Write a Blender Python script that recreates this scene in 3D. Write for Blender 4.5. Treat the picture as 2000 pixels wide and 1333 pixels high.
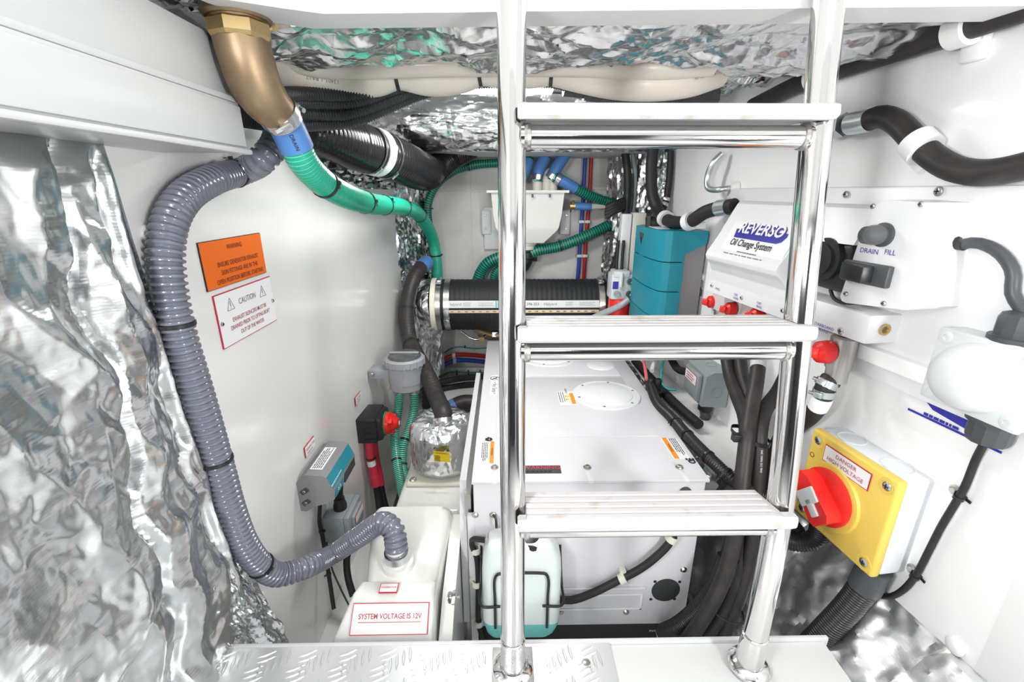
import bpy, bmesh, math, random
import numpy as np
from mathutils import Vector, Matrix
for o in list(bpy.data.objects): bpy.data.objects.remove(o)
random.seed(7)
PI = math.pi
scene = bpy.context.scene
COL = scene.collection

# ------------------------------------------------------------------ camera
FPX = 880.0; PITCH = math.radians(18.3); YAW = math.radians(0.93); CAMZ = 0.79
cam = bpy.data.cameras.new('camera'); camo = bpy.data.objects.new('camera', cam); COL.objects.link(camo)
camo.location = (0, 0, CAMZ); camo.rotation_euler = (PI/2 - PITCH, 0, -YAW)
cam.sensor_width = 36; cam.lens = FPX/2000*36; cam.clip_start = 0.02; cam.clip_end = 60
scene.camera = camo
cy_ = scene.cycles; cy_.max_bounces = 7; cy_.diffuse_bounces = 4; cy_.glossy_bounces = 3; cy_.transmission_bounces = 4; cy_.caustics_reflective = False; cy_.caustics_refractive = False; cy_.adaptive_threshold = 0.025
# ------------------------------------------------------------------ world, lamps, exposure
vs = scene.view_settings
vs.view_transform = 'Standard'; vs.look = 'None'; vs.gamma = 1; vs.exposure = 0.14; vs.use_curve_mapping = False
world = bpy.data.worlds.new('world'); scene.world = world; world.use_nodes = True
bg = world.node_tree.nodes['Background']; bg.inputs[0].default_value = (0.93, 0.97, 1.0, 1); bg.inputs[1].default_value = 0.8
def area(name, loc, target, sx, sy, power, color=(1, 1, 1)):
    l = bpy.data.lights.new(name, 'AREA'); l.shape = 'RECTANGLE'; l.size = sx; l.size_y = sy; l.energy = power; l.color = color
    o = bpy.data.objects.new(name, l); COL.objects.link(o); o.location = loc
    o.rotation_euler = (Vector(target) - Vector(loc)).to_track_quat('-Z', 'Y').to_euler()
    return o
area('hatch_daylight', (0.22, 0.05, 1.75), (0.22, 0.08, 0), 1.15, 1.3, 4.0, (0.97, 0.99, 1.0))
area('rear_fill_light', (-0.1, -0.95, 1.02), (0.1, 1.0, 0.55), 0.8, 0.16, 4.5)  # unseen fill light added behind the camera to brighten surfaces facing it
area('side_fill_light', (-0.44, -0.12, 0.93), (0.80, 0.75, 0.85), 0.14, 0.40, 27)  # unseen fill light added on the left to brighten the right wall
area('side_fill_light', (0.80, -0.35, 0.66), (-0.53, 0.9, 0.66), 0.14, 0.45, 11)  # unseen fill light added on the right to brighten the left wall

# ------------------------------------------------------------------ pixel rays (photograph taken as 2000 x 1333)
_F = np.array([math.sin(YAW)*math.cos(PITCH), math.cos(YAW)*math.cos(PITCH), -math.sin(PITCH)])
_R = np.array([math.cos(YAW), -math.sin(YAW), 0.0]); _U = np.cross(_R, _F); _C = np.array([0, 0, CAMZ])
def ray(x, y): return _F + _R*(x-1000)/FPX - _U*(y-666.5)/FPX
def atY(x, y, Y): d = ray(x, y); return Vector(_C + d*(Y/d[1]))
def atX(x, y, X): d = ray(x, y); return Vector(_C + d*(X/d[0]))
def atZ(x, y, Z): d = ray(x, y); return Vector(_C + d*((Z-CAMZ)/d[2]))
LW = [(-1.3, -.53), (1.25, -.53), (1.6, -.50), (1.95, -.45), (2.2, -.355)]     # left side: (Y, X)
RW = [(-1.3, 1.0), (1.8, .620), (2.2, .47)]                        # right side
def wallX(W, Y):
    for (y0, x0), (y1, x1) in zip(W, W[1:]):
        if Y <= y1: return x0 + (x1-x0)*(Y-y0)/(y1-y0)
    return W[-1][1]
def onwall(W, x, y, off=0.0):
    s = 1 if W is LW else -1
    lo, hi = 0.05, 2.2
    d = ray(x, y)
    for _ in range(40):
        m = (lo+hi)/2; X = d[0]/d[1]*m; w = wallX(W, m) + s*off
        if (X - w)*s > 0: lo = m
        else: hi = m
    return atY(x, y, lo)
def WL(x, y, off=0.0): return onwall(LW, x, y, off)
def WR(x, y, off=0.0): return onwall(RW, x, y, off)
RA = Vector((-.12258, 1, 0)).normalized(); RN = Vector((-RA.y, RA.x, 0))          # along the right wall (away from the camera) and out of it

# ------------------------------------------------------------------ materials
MATS = {}
def mat(name, col, rough=.5, metal=0.0, coat=0.0, spec=.5, trans=0.0, emit=0.0, alpha=1.0, noise=None, bump=None, ior=1.45, sss=0.0):
    m = bpy.data.materials.new(name); m.use_nodes = True; nt = m.node_tree; b = nt.nodes['Principled BSDF']
    c = tuple(col) + (1,)
    b.inputs['Base Color'].default_value = c; b.inputs['Roughness'].default_value = rough; b.inputs['Metallic'].default_value = metal
    b.inputs['Coat Weight'].default_value = coat; b.inputs['Coat Roughness'].default_value = .08
    b.inputs['Specular IOR Level'].default_value = spec; b.inputs['Transmission Weight'].default_value = trans
    b.inputs['IOR'].default_value = ior; b.inputs['Alpha'].default_value = alpha
    if sss: b.inputs['Subsurface Weight'].default_value = sss; b.inputs['Subsurface Radius'].default_value = (.01, .01, .01)
    if emit: b.inputs['Emission Color'].default_value = c; b.inputs['Emission Strength'].default_value = emit
    tc = None
    if noise or bump:
        tc = nt.nodes.new('ShaderNodeTexCoord')
    if noise:                                              # (scale, other colour, low, high)
        n = nt.nodes.new('ShaderNodeTexNoise'); n.inputs['Scale'].default_value = noise[0]; n.inputs['Detail'].default_value = 6
        r = nt.nodes.new('ShaderNodeValToRGB'); r.color_ramp.elements[0].position = noise[2]; r.color_ramp.elements[1].position = noise[3]
        r.color_ramp.elements[0].color = c; r.color_ramp.elements[1].color = tuple(noise[1]) + (1,)
        nt.links.new(tc.outputs['Object'], n.inputs['Vector']); nt.links.new(n.outputs['Fac'], r.inputs['Fac']); nt.links.new(r.outputs['Color'], b.inputs['Base Color'])
    if bump:                                               # (scale, strength, distance)
        n = nt.nodes.new('ShaderNodeTexNoise'); n.inputs['Scale'].default_value = bump[0]; n.inputs['Detail'].default_value = 5
        u = nt.nodes.new('ShaderNodeBump'); u.inputs['Strength'].default_value = bump[1]; u.inputs['Distance'].default_value = bump[2]
        nt.links.new(tc.outputs['Object'], n.inputs['Vector']); nt.links.new(n.outputs['Fac'], u.inputs['Height']); nt.links.new(u.outputs['Normal'], b.inputs['Normal'])
    MATS[name] = m
    return m
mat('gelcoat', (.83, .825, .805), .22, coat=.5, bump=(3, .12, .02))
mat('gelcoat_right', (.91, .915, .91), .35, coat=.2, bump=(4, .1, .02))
mat('white_paint', (.82, .82, .81), .4)
mat('white_trim', (.70, .71, .70), .35)
mat('backwall', (.62, .61, .59), .75, bump=(60, .25, .004), noise=(9, (.54, .53, .5), .45, .75))
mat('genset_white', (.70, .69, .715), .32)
mat('white_plastic', (.80, .80, .81), .3)
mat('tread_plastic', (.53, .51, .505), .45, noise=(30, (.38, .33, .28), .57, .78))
mat('tank_white', (.76, .76, .72), .2, coat=.3)
mat('steel', (.74, .725, .715), .1, 1.0)
mat('steel_brushed', (.66, .65, .64), .36, 1.0)
mat('steel_dull', (.55, .53, .5), .3, 1.0)
mat('zinc', (.62, .66, .68), .3, 1.0)
mat('brass', (.37, .27, .17), .45, .85, noise=(16, (.24, .165, .10), .38, .68))
mat('brass_bright', (.62, .45, .22), .35, 1.0)
mat('grey_hose', (.165, .175, .215), .2, coat=.3)
mat('black_rubber', (.016, .0155, .016), .55)
mat('big_hose', (.010, .011, .013), .6)
mat('dark_for_reflection', (.07, .075, .08), .6)  # made-up dark tone for unseen surfaces, so polished steel reflects dark bands
mat('black_plastic', (.018, .019, .021), .35)
mat('conduit_black', (.04, .042, .046), .38)
mat('black_duct', (.012, .012, .013), .22)
mat('brown_hose', (.034, .029, .027), .48, noise=(30, (.024, .021, .021), .4, .6))
mat('dark_grey', (.06, .065, .072), .42)
mat('mid_grey_plastic', (.30, .335, .35), .45)
mat('grey_plastic', (.24, .235, .24), .5)
mat('strainer_grey', (.33, .34, .37), .4)
mat('clear_plastic', (.9, .93, .95), .05, trans=.9, ior=1.3)
mat('green_hose', (.01, .34, .215), .3, coat=.2)
mat('green_light', (.15, .62, .46), .3, coat=.2)
mat('green_dark', (.004, .06, .045), .35)
mat('green_mid', (.015, .27, .19), .35)
mat('blue_tape', (.08, .21, .50), .4)
mat('blue_pipe', (.02, .06, .36), .4)
mat('red_pipe', (.42, .015, .02), .4)
mat('red_plastic', (.80, .025, .02), .35)
mat('red_cable', (.68, .04, .07), .45)
mat('red_line', (.5, .02, .05), .5)
mat('orange', (.84, .155, .01), .5)
mat('orange_label', (.9, .3, .03), .5)
mat('yellow', (.78, .56, .11), .4)
mat('yellow_label', (.8, .58, .02), .5)
mat('switch_green', (.0, .3, .08), .4)
mat('teal', (.012, .25, .33), .45)
mat('teal_wire', (.02, .42, .45), .4)
mat('pink_wire', (.85, .15, .2), .4)
mat('ink', (.02, .02, .025), .6)
mat('ink_brown', (.18, .03, .01), .6)
mat('ink_red', (.42, .08, .1), .6)
mat('ink_red_bright', (.75, .05, .05), .6)
mat('ink_grey', (.2, .2, .2), .6)
mat('ink_blue', (.03, .03, .32), .5)
mat('label_white', (.86, .86, .86), .45)
mat('label_pink', (.84, .76, .76), .4)
mat('label_silver', (.62, .64, .64), .4)
mat('label_tan', (.68, .56, .38), .5)
mat('beige_hose', (.68, .62, .55), .42, coat=.1)
mat('pvc', (.66, .64, .58), .45)
mat('light_grey_box', (.73, .76, .8), .4)
mat('dome_grey', (.66, .69, .69), .38)
mat('bottle', (.70, .76, .74), .35, sss=.2)
mat('coolant', (.16, .55, .5), .3)
mat('clip_white', (.85, .85, .84), .4)
mat('clip_cream', (.72, .7, .6), .5)
mat('black_metal', (.02, .02, .02), .6, bump=(300, .3, .001))
mat('grille', (.03, .035, .035), .7, bump=(700, .8, .002))
mat('concrete_tape', (.45, .45, .46), .35, .5)
mat('rust', (.16, .10, .05), .8)
mat('light_strip', (1, 1, 1), .5, emit=9)
mat('tread_plate', (.66, .67, .67), .34, .6)
mat('board_white', (.68, .69, .68), .45)
mat('clear_hose', (.5, .52, .54), .25, trans=.3)

def foil_mat(name, col, rough, s1, b1):
    m = bpy.data.materials.new(name); m.use_nodes = True; nt = m.node_tree; b = nt.nodes['Principled BSDF']
    b.inputs['Base Color'].default_value = tuple(col)+(1,); b.inputs['Metallic'].default_value = 1; b.inputs['Roughness'].default_value = rough
    tc = nt.nodes.new('ShaderNodeTexCoord'); prev = None
    def bump(h, st, di):
        nonlocal prev
        u = nt.nodes.new('ShaderNodeBump'); u.inputs['Strength'].default_value = st; u.inputs['Distance'].default_value = di
        nt.links.new(h, u.inputs['Height'])
        if prev: nt.links.new(prev.outputs['Normal'], u.inputs['Normal'])
        prev = u
    mp = nt.nodes.new('ShaderNodeMapping'); mp.inputs['Rotation'].default_value = (.5, .3, .6); mp.inputs['Scale'].default_value = (1, 1, .45)
    nt.links.new(tc.outputs['Object'], mp.inputs['Vector'])
    nz = nt.nodes.new('ShaderNodeTexNoise'); nz.inputs['Scale'].default_value = 8; nz.inputs['Detail'].default_value = 2
    ad = nt.nodes.new('ShaderNodeMixRGB'); ad.blend_type = 'ADD'; ad.inputs[0].default_value = .12
    nt.links.new(mp.outputs[0], nz.inputs['Vector']); nt.links.new(mp.outputs[0], ad.inputs[1]); nt.links.new(nz.outputs['Color'], ad.inputs[2])
    vo = nt.nodes.new('ShaderNodeTexVoronoi'); vo.feature = 'DISTANCE_TO_EDGE'; vo.inputs['Scale'].default_value = s1
    nt.links.new(ad.outputs[0], vo.inputs['Vector']); bump(vo.outputs['Distance'], b1, .02)
    vo2 = nt.nodes.new('ShaderNodeTexVoronoi'); vo2.feature = 'F1'; vo2.inputs['Scale'].default_value = s1*3.1
    nt.links.new(ad.outputs[0], vo2.inputs['Vector']); bump(vo2.outputs['Distance'], b1*.5, .006)
    wv = nt.nodes.new('ShaderNodeTexWave'); wv.inputs['Scale'].default_value = 70; wv.inputs['Distortion'].default_value = 4; wv.bands_direction = 'Z'
    nt.links.new(tc.outputs['Object'], wv.inputs['Vector']); bump(wv.outputs['Fac'], .04, .001)
    nt.links.new(prev.outputs['Normal'], b.inputs['Normal'])
    MATS[name] = m
foil_mat('foil', (.66, .68, .685), .25, 9, .16)
foil_mat('foil_fine', (.82, .83, .83), .22, 16, .22)
foil_mat('foil_dull', (.86, .87, .875), .42, 10, .2)
foil_mat('foil_wrap', (.82, .83, .84), .25, 28, .35)

# ------------------------------------------------------------------ mesh builder
def frame(ax, hint=None):
    a = Vector(ax).normalized()
    h = Vector(hint) if hint is not None else (Vector((0, 0, 1)) if abs(a.z) < .9 else Vector((1, 0, 0)))
    x = (h - a*h.dot(a)).normalized(); y = a.cross(x)
    return x, y, a
def catmull(pts, step):
    P = [Vector(p) for p in pts]
    if len(P) == 2: dense = [P[0].lerp(P[1], i/40) for i in range(41)]
    else:
        Q = [P[0]*2-P[1]] + P + [P[-1]*2-P[-2]]; dense = []
        for i in range(1, len(Q)-2):
            a, b, c, d = Q[i-1:i+3]
            t0 = 0; t1 = t0+max((b-a).length, 1e-6)**.5; t2 = t1+max((c-b).length, 1e-6)**.5; t3 = t2+max((d-c).length, 1e-6)**.5
            n = 24
            for k in range(n):
                t = t1+(t2-t1)*k/n
                A1 = a*((t1-t)/(t1-t0))+b*((t-t0)/(t1-t0)); A2 = b*((t2-t)/(t2-t1))+c*((t-t1)/(t2-t1)); A3 = c*((t3-t)/(t3-t2))+d*((t-t2)/(t3-t2))
                B1 = A1*((t2-t)/(t2-t0))+A2*((t-t0)/(t2-t0)); B2 = A2*((t3-t)/(t3-t1))+A3*((t-t1)/(t3-t1))
                dense.append(B1*((t2-t)/(t2-t1))+B2*((t-t1)/(t2-t1)))
        dense.append(P[-1])
    L = [0]
    for a, b in zip(dense, dense[1:]): L.append(L[-1]+(b-a).length)
    n = max(2, int(round(L[-1]/step))); out = []; j = 0
    for k in range(n+1):
        s = L[-1]*k/n
        while j < len(L)-2 and L[j+1] < s: j += 1
        t = (s-L[j])/max(L[j+1]-L[j], 1e-9); out.append(dense[j].lerp(dense[j+1], min(max(t, 0), 1)))
    return out
class MB:
    def __init__(s): s.v = []; s.f = []; s.m = []
    def add(s, vs, fs, m=0):
        b = len(s.v); s.v += [tuple(p) for p in vs]; s.f += [tuple(i+b for i in q) for q in fs]
        s.m += list(m) if isinstance(m, (list, tuple)) else [m]*len(fs)
        return s
    def obox(s, c, ax, hs, m=0, bev=0.0, seg=2):
        c = Vector(c); ax = [Vector(a) for a in ax]
        if bev <= 0:
            vs = [c+ax[0]*hs[0]*i+ax[1]*hs[1]*j+ax[2]*hs[2]*k for i in (-1, 1) for j in (-1, 1) for k in (-1, 1)]
            fs = [(0, 1, 3, 2), (4, 6, 7, 5), (0, 4, 5, 1), (2, 3, 7, 6), (0, 2, 6, 4), (1, 5, 7, 3)]
            if ax[0].cross(ax[1]).dot(ax[2]) < 0: fs = [q[::-1] for q in fs]
            return s.add(vs, fs, m)
        bm = bmesh.new(); bmesh.ops.create_cube(bm, size=2)
        for v in bm.verts: v.co = Vector((v.co.x*hs[0], v.co.y*hs[1], v.co.z*hs[2]))
        bmesh.ops.bevel(bm, geom=list(bm.edges), offset=min(bev, min(hs)*.98), segments=seg, profile=.5, affect='EDGES')
        bm.verts.index_update(); vs = [c+ax[0]*v.co.x+ax[1]*v.co.y+ax[2]*v.co.z for v in bm.verts]
        fs = [tuple(v.index for v in q.verts) for q in bm.faces]; bm.free()
        if ax[0].cross(ax[1]).dot(ax[2]) < 0: fs = [q[::-1] for q in fs]
        return s.add(vs, fs, m)
    def box(s, a, b, m=0, bev=0.0, seg=2):
        lo = [min(p, q) for p, q in zip(a, b)]; hi = [max(p, q) for p, q in zip(a, b)]
        return s.obox([(p+q)/2 for p, q in zip(lo, hi)], ((1, 0, 0), (0, 1, 0), (0, 0, 1)), [(q-p)/2 for p, q in zip(lo, hi)], m, bev, seg)
    def rings(s, C, T, Rr, seg, mm, caps=True, hint=None):
        x, y, a = frame(T[0], hint); base = len(s.v); n = len(C)
        for i in range(n):
            if i:
                x = x - T[i]*x.dot(T[i]); x.normalize(); y = T[i].cross(x)
            r = Rr[i]
            for k in range(seg):
                an = 2*PI*k/seg; p = C[i]+x*(math.cos(an)*r)+y*(math.sin(an)*r); s.v.append((p.x, p.y, p.z))
        for i in range(n-1):
            for k in range(seg):
                k2 = (k+1) % seg; s.f.append((base+i*seg+k, base+i*seg+k2, base+(i+1)*seg+k2, base+(i+1)*seg+k)); s.m.append(mm[i] if isinstance(mm, list) else mm)
        if caps:
            s.f.append(tuple(base+k for k in range(seg))[::-1]); s.m.append(mm[0] if isinstance(mm, list) else mm)
            s.f.append(tuple(base+(n-1)*seg+k for k in range(seg))); s.m.append(mm[-1] if isinstance(mm, list) else mm)
        return s
    def tube(s, pts, r, seg=14, m=0, step=.012, smooth=True, caps=True):
        P = catmull(pts, step) if smooth else [Vector(p) for p in pts]
        T = [(P[min(i+1, len(P)-1)]-P[max(i-1, 0)]).normalized() for i in range(len(P))]
        n = len(P)
        R_ = [r]*n if not isinstance(r, (list, tuple)) else [float(np.interp(i/(n-1), np.linspace(0, 1, len(r)), r)) for i in range(n)]
        return s.rings(P, T, R_, seg, m, caps)
    def corr(s, pts, r, pitch, amp, seg=14, pat=(1, .85, 0, .15), mi=(0, 0, 0, 0)):
        k = len(pat); P = catmull(pts, pitch/k); n = len(P)
        T = [(P[min(i+2, n-1)]-P[max(i-2, 0)]).normalized() for i in range(n)]
        rr = list(r) if isinstance(r, (list, tuple)) else [r, r]
        R_ = [float(np.interp(i/(n-1), np.linspace(0, 1, len(rr)), rr)) - amp*(1-pat[i % k]) for i in range(n)]
        return s.rings(P, T, R_, seg, [mi[i % k] for i in range(n-1)])
    def lathe(s, prof, o, ax, seg=24, m=0, hint=None, caps=True):
        o = Vector(o); x, y, a = frame(ax, hint)
        C = [o+a*h for r, h in prof]; T = [a]*len(prof)
        return s.rings(C, T, [max(r, 1e-5) for r, h in prof], seg, m, caps, hint)
    def prism(s, poly, o, xd, yd, d0, d1, m=0):
        o = Vector(o); xd = Vector(xd); yd = Vector(yd); zd = xd.cross(yd).normalized(); n = len(poly)
        vs = [o+xd*p[0]+yd*p[1]+zd*d for d in (d0, d1) for p in poly]
        ar = sum(poly[i][0]*poly[(i+1) % n][1]-poly[(i+1) % n][0]*poly[i][1] for i in range(n))
        fs = [tuple(range(n))[::-1], tuple(range(n, 2*n))] + [(i, (i+1) % n, n+(i+1) % n, n+i) for i in range(n)]
        if (ar < 0) ^ (d1 < d0): fs = [q[::-1] for q in fs]
        return s.add(vs, fs, m)
    def quadstrip(s, rows, m=0):
        nu = len(rows[0]); b = len(s.v)
        for r in rows: s.v += [tuple(p) for p in r]
        for i in range(len(rows)-1):
            for j in range(nu-1):
                s.f.append((b+i*nu+j, b+i*nu+j+1, b+(i+1)*nu+j+1, b+(i+1)*nu+j)); s.m.append(m)
        return s
    def sphere(s, c, r, m=0, seg=16, sc=(1, 1, 1)):
        c = Vector(c); n = seg//2; b = len(s.v); vs = []
        pr = [(math.sin(PI*i/n)*r, -math.cos(PI*i/n)*r) for i in range(n+1)]
        t = MB().lathe(pr, (0, 0, 0), (0, 0, 1), seg)
        return s.add([(c.x+p[0]*sc[0], c.y+p[1]*sc[1], c.z+p[2]*sc[2]) for p in t.v], t.f, m)
BASE = {}
def build(name, mb, mats, parent=None, ang=38):
    me = bpy.data.meshes.new(name)
    b = BASE[parent.name] if parent else Vector((0, 0, 0))
    me.from_pydata([(p[0]-b.x, p[1]-b.y, p[2]-b.z) for p in mb.v], [], mb.f); me.update()
    if isinstance(mats, str): mats = [mats]
    for q in mats: me.materials.append(MATS[q])
    if max(mb.m, default=0) > 0: me.polygons.foreach_set('material_index', mb.m)
    me.polygons.foreach_set('use_smooth', [True]*len(me.polygons)); me.set_sharp_from_angle(angle=math.radians(ang))
    o = bpy.data.objects.new(name, me); COL.objects.link(o)
    if parent: o.parent = parent
    BASE[o.name] = b
    return o
def tag(o, label, cat, group=None):
    o['label'] = label; o['category'] = cat
    if group: o['group'] = group
    return o
def thing(name, loc, label, cat, group=None):
    o = bpy.data.objects.new(name, None); o.empty_display_size = .05; COL.objects.link(o); o.location = Vector(loc); BASE[o.name] = Vector(loc)
    return tag(o, label, cat, group)
def one(name, mb, mats, label, cat, group=None, ang=38):
    return tag(build(name, mb, mats, None, ang), label, cat, group)
def struct(name, mb, mats, parent=None, ang=38):
    o = build(name, mb, mats, parent, ang)
    if parent is None: o['kind'] = 'structure'
    return o
_dg = None
def lettering(parent, s, c, xd, yd, size, m, name='lettering', align='CENTER', lift=.0006, sx=1.0, shear=0.0, off=0.0):
    cu = bpy.data.curves.new('t', 'FONT'); cu.body = s; cu.size = size; cu.align_x = align; cu.align_y = 'CENTER'; cu.resolution_u = 3; cu.space_line = 1.0
    cu.shear = shear; cu.offset = off
    ob = bpy.data.objects.new('t', cu); COL.objects.link(ob); bpy.context.view_layer.update()
    me = bpy.data.meshes.new_from_object(ob.evaluated_get(bpy.context.evaluated_depsgraph_get()))
    bpy.data.objects.remove(ob); bpy.data.curves.remove(cu)
    xd = Vector(xd).normalized(); yd = Vector(yd).normalized(); zd = xd.cross(yd); b = BASE[parent.name]
    p = Vector(c)+zd*lift-b
    me.transform(Matrix(((xd.x*sx, yd.x, zd.x, p.x), (xd.y*sx, yd.y, zd.y, p.y), (xd.z*sx, yd.z, zd.z, p.z), (0, 0, 0, 1))))
    me.materials.clear(); me.materials.append(MATS[m]); me.name = name
    o = bpy.data.objects.new(name, me); COL.objects.link(o); o.parent = parent; BASE[o.name] = b
    return o
def flat(parent, name, c, xd, yd, w, h, m, lift=.0005, th=.0006):
    xd = Vector(xd).normalized(); yd = Vector(yd).normalized(); zd = xd.cross(yd)
    return build(name, MB().obox(Vector(c)+zd*(lift+th/2), (xd, yd, zd), (w/2, h/2, th/2)), m, parent)
def bars(parent, name, c, xd, yd, w, rows, pitch, th, m, lift=.0012, seed=1):
    """rows of fine print too small to read: thin ink dashes"""
    rnd = random.Random(seed); xd = Vector(xd).normalized(); yd = Vector(yd).normalized(); zd = xd.cross(yd); mb = MB()
    for i in range(rows):
        y = ((rows-1)/2-i)*pitch; x = -w/2; end = w/2*(rnd.uniform(.55, 1))
        while x < end:
            l = w*rnd.uniform(.05, .16); l = min(l, end-x)
            if l > w*.015: mb.obox(Vector(c)+xd*(x+l/2)+yd*y+zd*lift, (xd, yd, zd), (l/2, th/2, .0002))
            x += l+w*.025
    return build(name, mb, m, parent)
def plaque(name, c, xd, yd, w, h, face, edge, label, cat='sign', th=.0025, rim=.0016, group=None):
    c = Vector(c); xd = Vector(xd).normalized(); yd = Vector(yd).normalized(); zd = xd.cross(yd)
    t = thing(name, c, label, cat, group)
    build('backing', MB().obox(c+zd*th/2, (xd, yd, zd), (w/2, h/2, th/2)), edge, t)
    build('face', MB().obox(c+zd*(th+.0003), (xd, yd, zd), (w/2-rim, h/2-rim, .0004)), face, t)
    return t
def tie_on(parent, P, i, r, w=.0025, ang=0.0, head=True, m='black_plastic'):
    """cable tie round the i-th point of a path"""
    n = len(P); T = (P[min(i+1, n-1)]-P[max(i-1, 0)]).normalized(); mb = MB()
    mb.lathe([(r, -w), (r+.0016, -w), (r+.0016, w), (r, w)], P[i], T, 20, caps=False)
    if head:
        x, y, a = frame(T); d = x*math.cos(ang)+y*math.sin(ang)
        mb.obox(P[i]+d*(r+.003), (d, T.cross(d), T), (.003, .003, .003))
        mb.obox(P[i]+d*(r+.003)+T.cross(d)*.006, (d, T.cross(d), T), (.0007, .006, w*.8))
    return build('cable_tie', mb, m, parent)
def clamp_on(parent, c, ax, r, w=.006, ang=0.0, m='steel_dull', name='hose_clamp'):
    c = Vector(c); x, y, a = frame(ax); d = x*math.cos(ang)+y*math.sin(ang); t = a.cross(d); mb = MB()
    mb.lathe([(r, -w), (r+.0015, -w), (r+.0015, w), (r, w)], c, a, 28, caps=False)
    mb.obox(c+d*(r+.004), (d, t, a), (.004, .008, w*.9), bev=.001); mb.lathe([(.004, -.006), (.004, .006)], c+d*(r+.004)+t*.012, t, 8)
    return build(name, mb, m, parent)
def screw(parent, c, n, r=.005, m='steel_dull', name='screw', h=.003):
    x, y, a = frame(n); mb = MB().lathe([(r, 0), (r, h*.4), (r*.7, h), (r*.3, h)], c, n, 14)
    mb.obox(Vector(c)+a*h, (x, y, a), (r*.6, r*.12, h*.12), 1); mb.obox(Vector(c)+a*h, (x, y, a), (r*.12, r*.6, h*.12), 1)
    return build(name, mb, [m, 'ink'], parent)
def bolt(parent, c, n, r=.007, m='steel_dull', name='bolt'):
    mb = MB().lathe([(r*1.5, 0), (r*1.5, .0015)], c, n, 20).lathe([(r, .0015), (r, r*.9), (r*.8, r*1.05)], c, n, 6)
    return build(name, mb, m, parent, 20)
def screwcap(c, n, label, r=.012, group='white push-in screw caps'):
    return one('screw_cap', MB().lathe([(r, -.002), (r, .003), (r*.8, .006), (r*.3, .0075)], c, n, 18), 'clip_white', label, 'cap', group)
# foil sheets ---------------------------------------------------------------
def facets(u, v, scale, seed):
    rg = np.random.RandomState(seed); tab = rg.rand(64, 64)*2-1; an = rg.rand()*6.28
    uu = (u*math.cos(an)-v*math.sin(an))/scale+rg.rand()*40; vv = (u*math.sin(an)+v*math.cos(an))/scale+rg.rand()*40
    w = .45
    uu2 = uu+w*np.sin(vv*1.7+rg.rand()*6)+.3*np.sin(vv*3.9+1); vv2 = vv+w*np.sin(uu*1.9+rg.rand()*6)+.3*np.sin(uu*3.3+2)
    iu = np.floor(uu2).astype(int); iv = np.floor(vv2).astype(int); fu = uu2-iu; fv = vv2-iv
    T = lambda a, b: tab[a % 64, b % 64]
    a, b, c, d = T(iu, iv), T(iu+1, iv), T(iu, iv+1), T(iu+1, iv+1)
    return np.where(fu+fv < 1, a+(b-a)*fu+(c-a)*fv, d+(c-d)*(1-fu)+(b-d)*(1-fv))
def foil_sheet(name, P, nu, nv, su, sv, amp, size, seed, label, N=None, mat_='foil', extra=None, edge=.06, cat='insulation', parent=None, group=None, stretch=1.0, clampx=None, sharp=20):
    """P(u,v)->base point (numpy arrays) for u,v in 0..1; displaced along N by crumple"""
    u, v = np.meshgrid(np.linspace(0, 1, nu), np.linspace(0, 1, nv)); B = np.stack(P(u, v), -1)
    du = np.gradient(B, axis=1); dv = np.gradient(B, axis=0); n = np.cross(du, dv); n /= np.linalg.norm(n, axis=-1, keepdims=True)+1e-12
    if N is not None:
        if (n.reshape(-1, 3).mean(0)*np.array(N)).sum() < 0: n = -n
    x = u*su*stretch; y = v*sv
    h = facets(x, y, size, seed)+.42*facets(x, y, size*.42, seed+1)+.18*facets(x, y, size*.19, seed+2)+.07*facets(x, y, size*.085, seed+3)
    if extra is not None: h = h+extra(u, v)
    e = np.minimum(np.minimum(u, 1-u), np.minimum(v, 1-v)); h = h*np.clip(e/edge, .15, 1)
    V = B+n*(h*amp)[..., None]
    if clampx is not None: V[..., 0] = np.maximum(V[..., 0], clampx)
    mb = MB(); mb.quadstrip([[tuple(p) for p in row] for row in V.tolist()])
    nn = (n.reshape(-1, 3).mean(0)*np.array(N)).sum() if N is not None else 1
    g = np.cross(du, dv).reshape(-1, 3).mean(0)
    if N is not None and (g*np.array(N)).sum() < 0: mb.f = [q[::-1] for q in mb.f]
    o = build(name, mb, mat_, parent, sharp)
    if parent is None: tag(o, label, cat, group)
    return o
def lerp3(a, b, t): return [a[i]+(b[i]-a[i])*t for i in range(3)]
def bil(A, B, C, D):
    """bilinear patch A(u0v0) B(u1v0) C(u1v1) D(u0v1)"""
    return lambda u, v: [A[i]*(1-u)*(1-v)+B[i]*u*(1-v)+C[i]*u*v+D[i]*(1-u)*v for i in range(3)]
# ================================================================== the setting
def wall_slab(W, y0, y1, z0, z1, out, n=40):
    ys = np.linspace(y0, y1, n); mb = MB(); inn = [(wallX(W, y), y) for y in ys]
    poly = inn + [(x+out, y) for x, y in reversed(inn)]
    nn = len(poly); vs = [(x, y, z) for z in (z0, z1) for x, y in poly]
    fs = [(i, (i+1) % nn, nn+(i+1) % nn, nn+i) for i in range(nn)]
    for i in range(n-1):
        a, b, c, d = i, i+1, nn-2-i, nn-1-i; fs += [(a, d, c, b), (nn+a, nn+b, nn+c, nn+d)]
    if out > 0: fs = [q[::-1] for q in fs]
    mb.add(vs, [q[::-1] for q in fs]); return mb
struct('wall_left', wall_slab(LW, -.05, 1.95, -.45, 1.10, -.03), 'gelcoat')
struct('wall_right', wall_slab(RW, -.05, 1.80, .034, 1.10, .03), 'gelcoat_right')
struct('wall_left.001', wall_slab(LW, -1.3, -.05, -.1, 1.10, -.03), 'dark_for_reflection')  # unseen stretch behind the camera, darkened for the ladder's reflections
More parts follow.
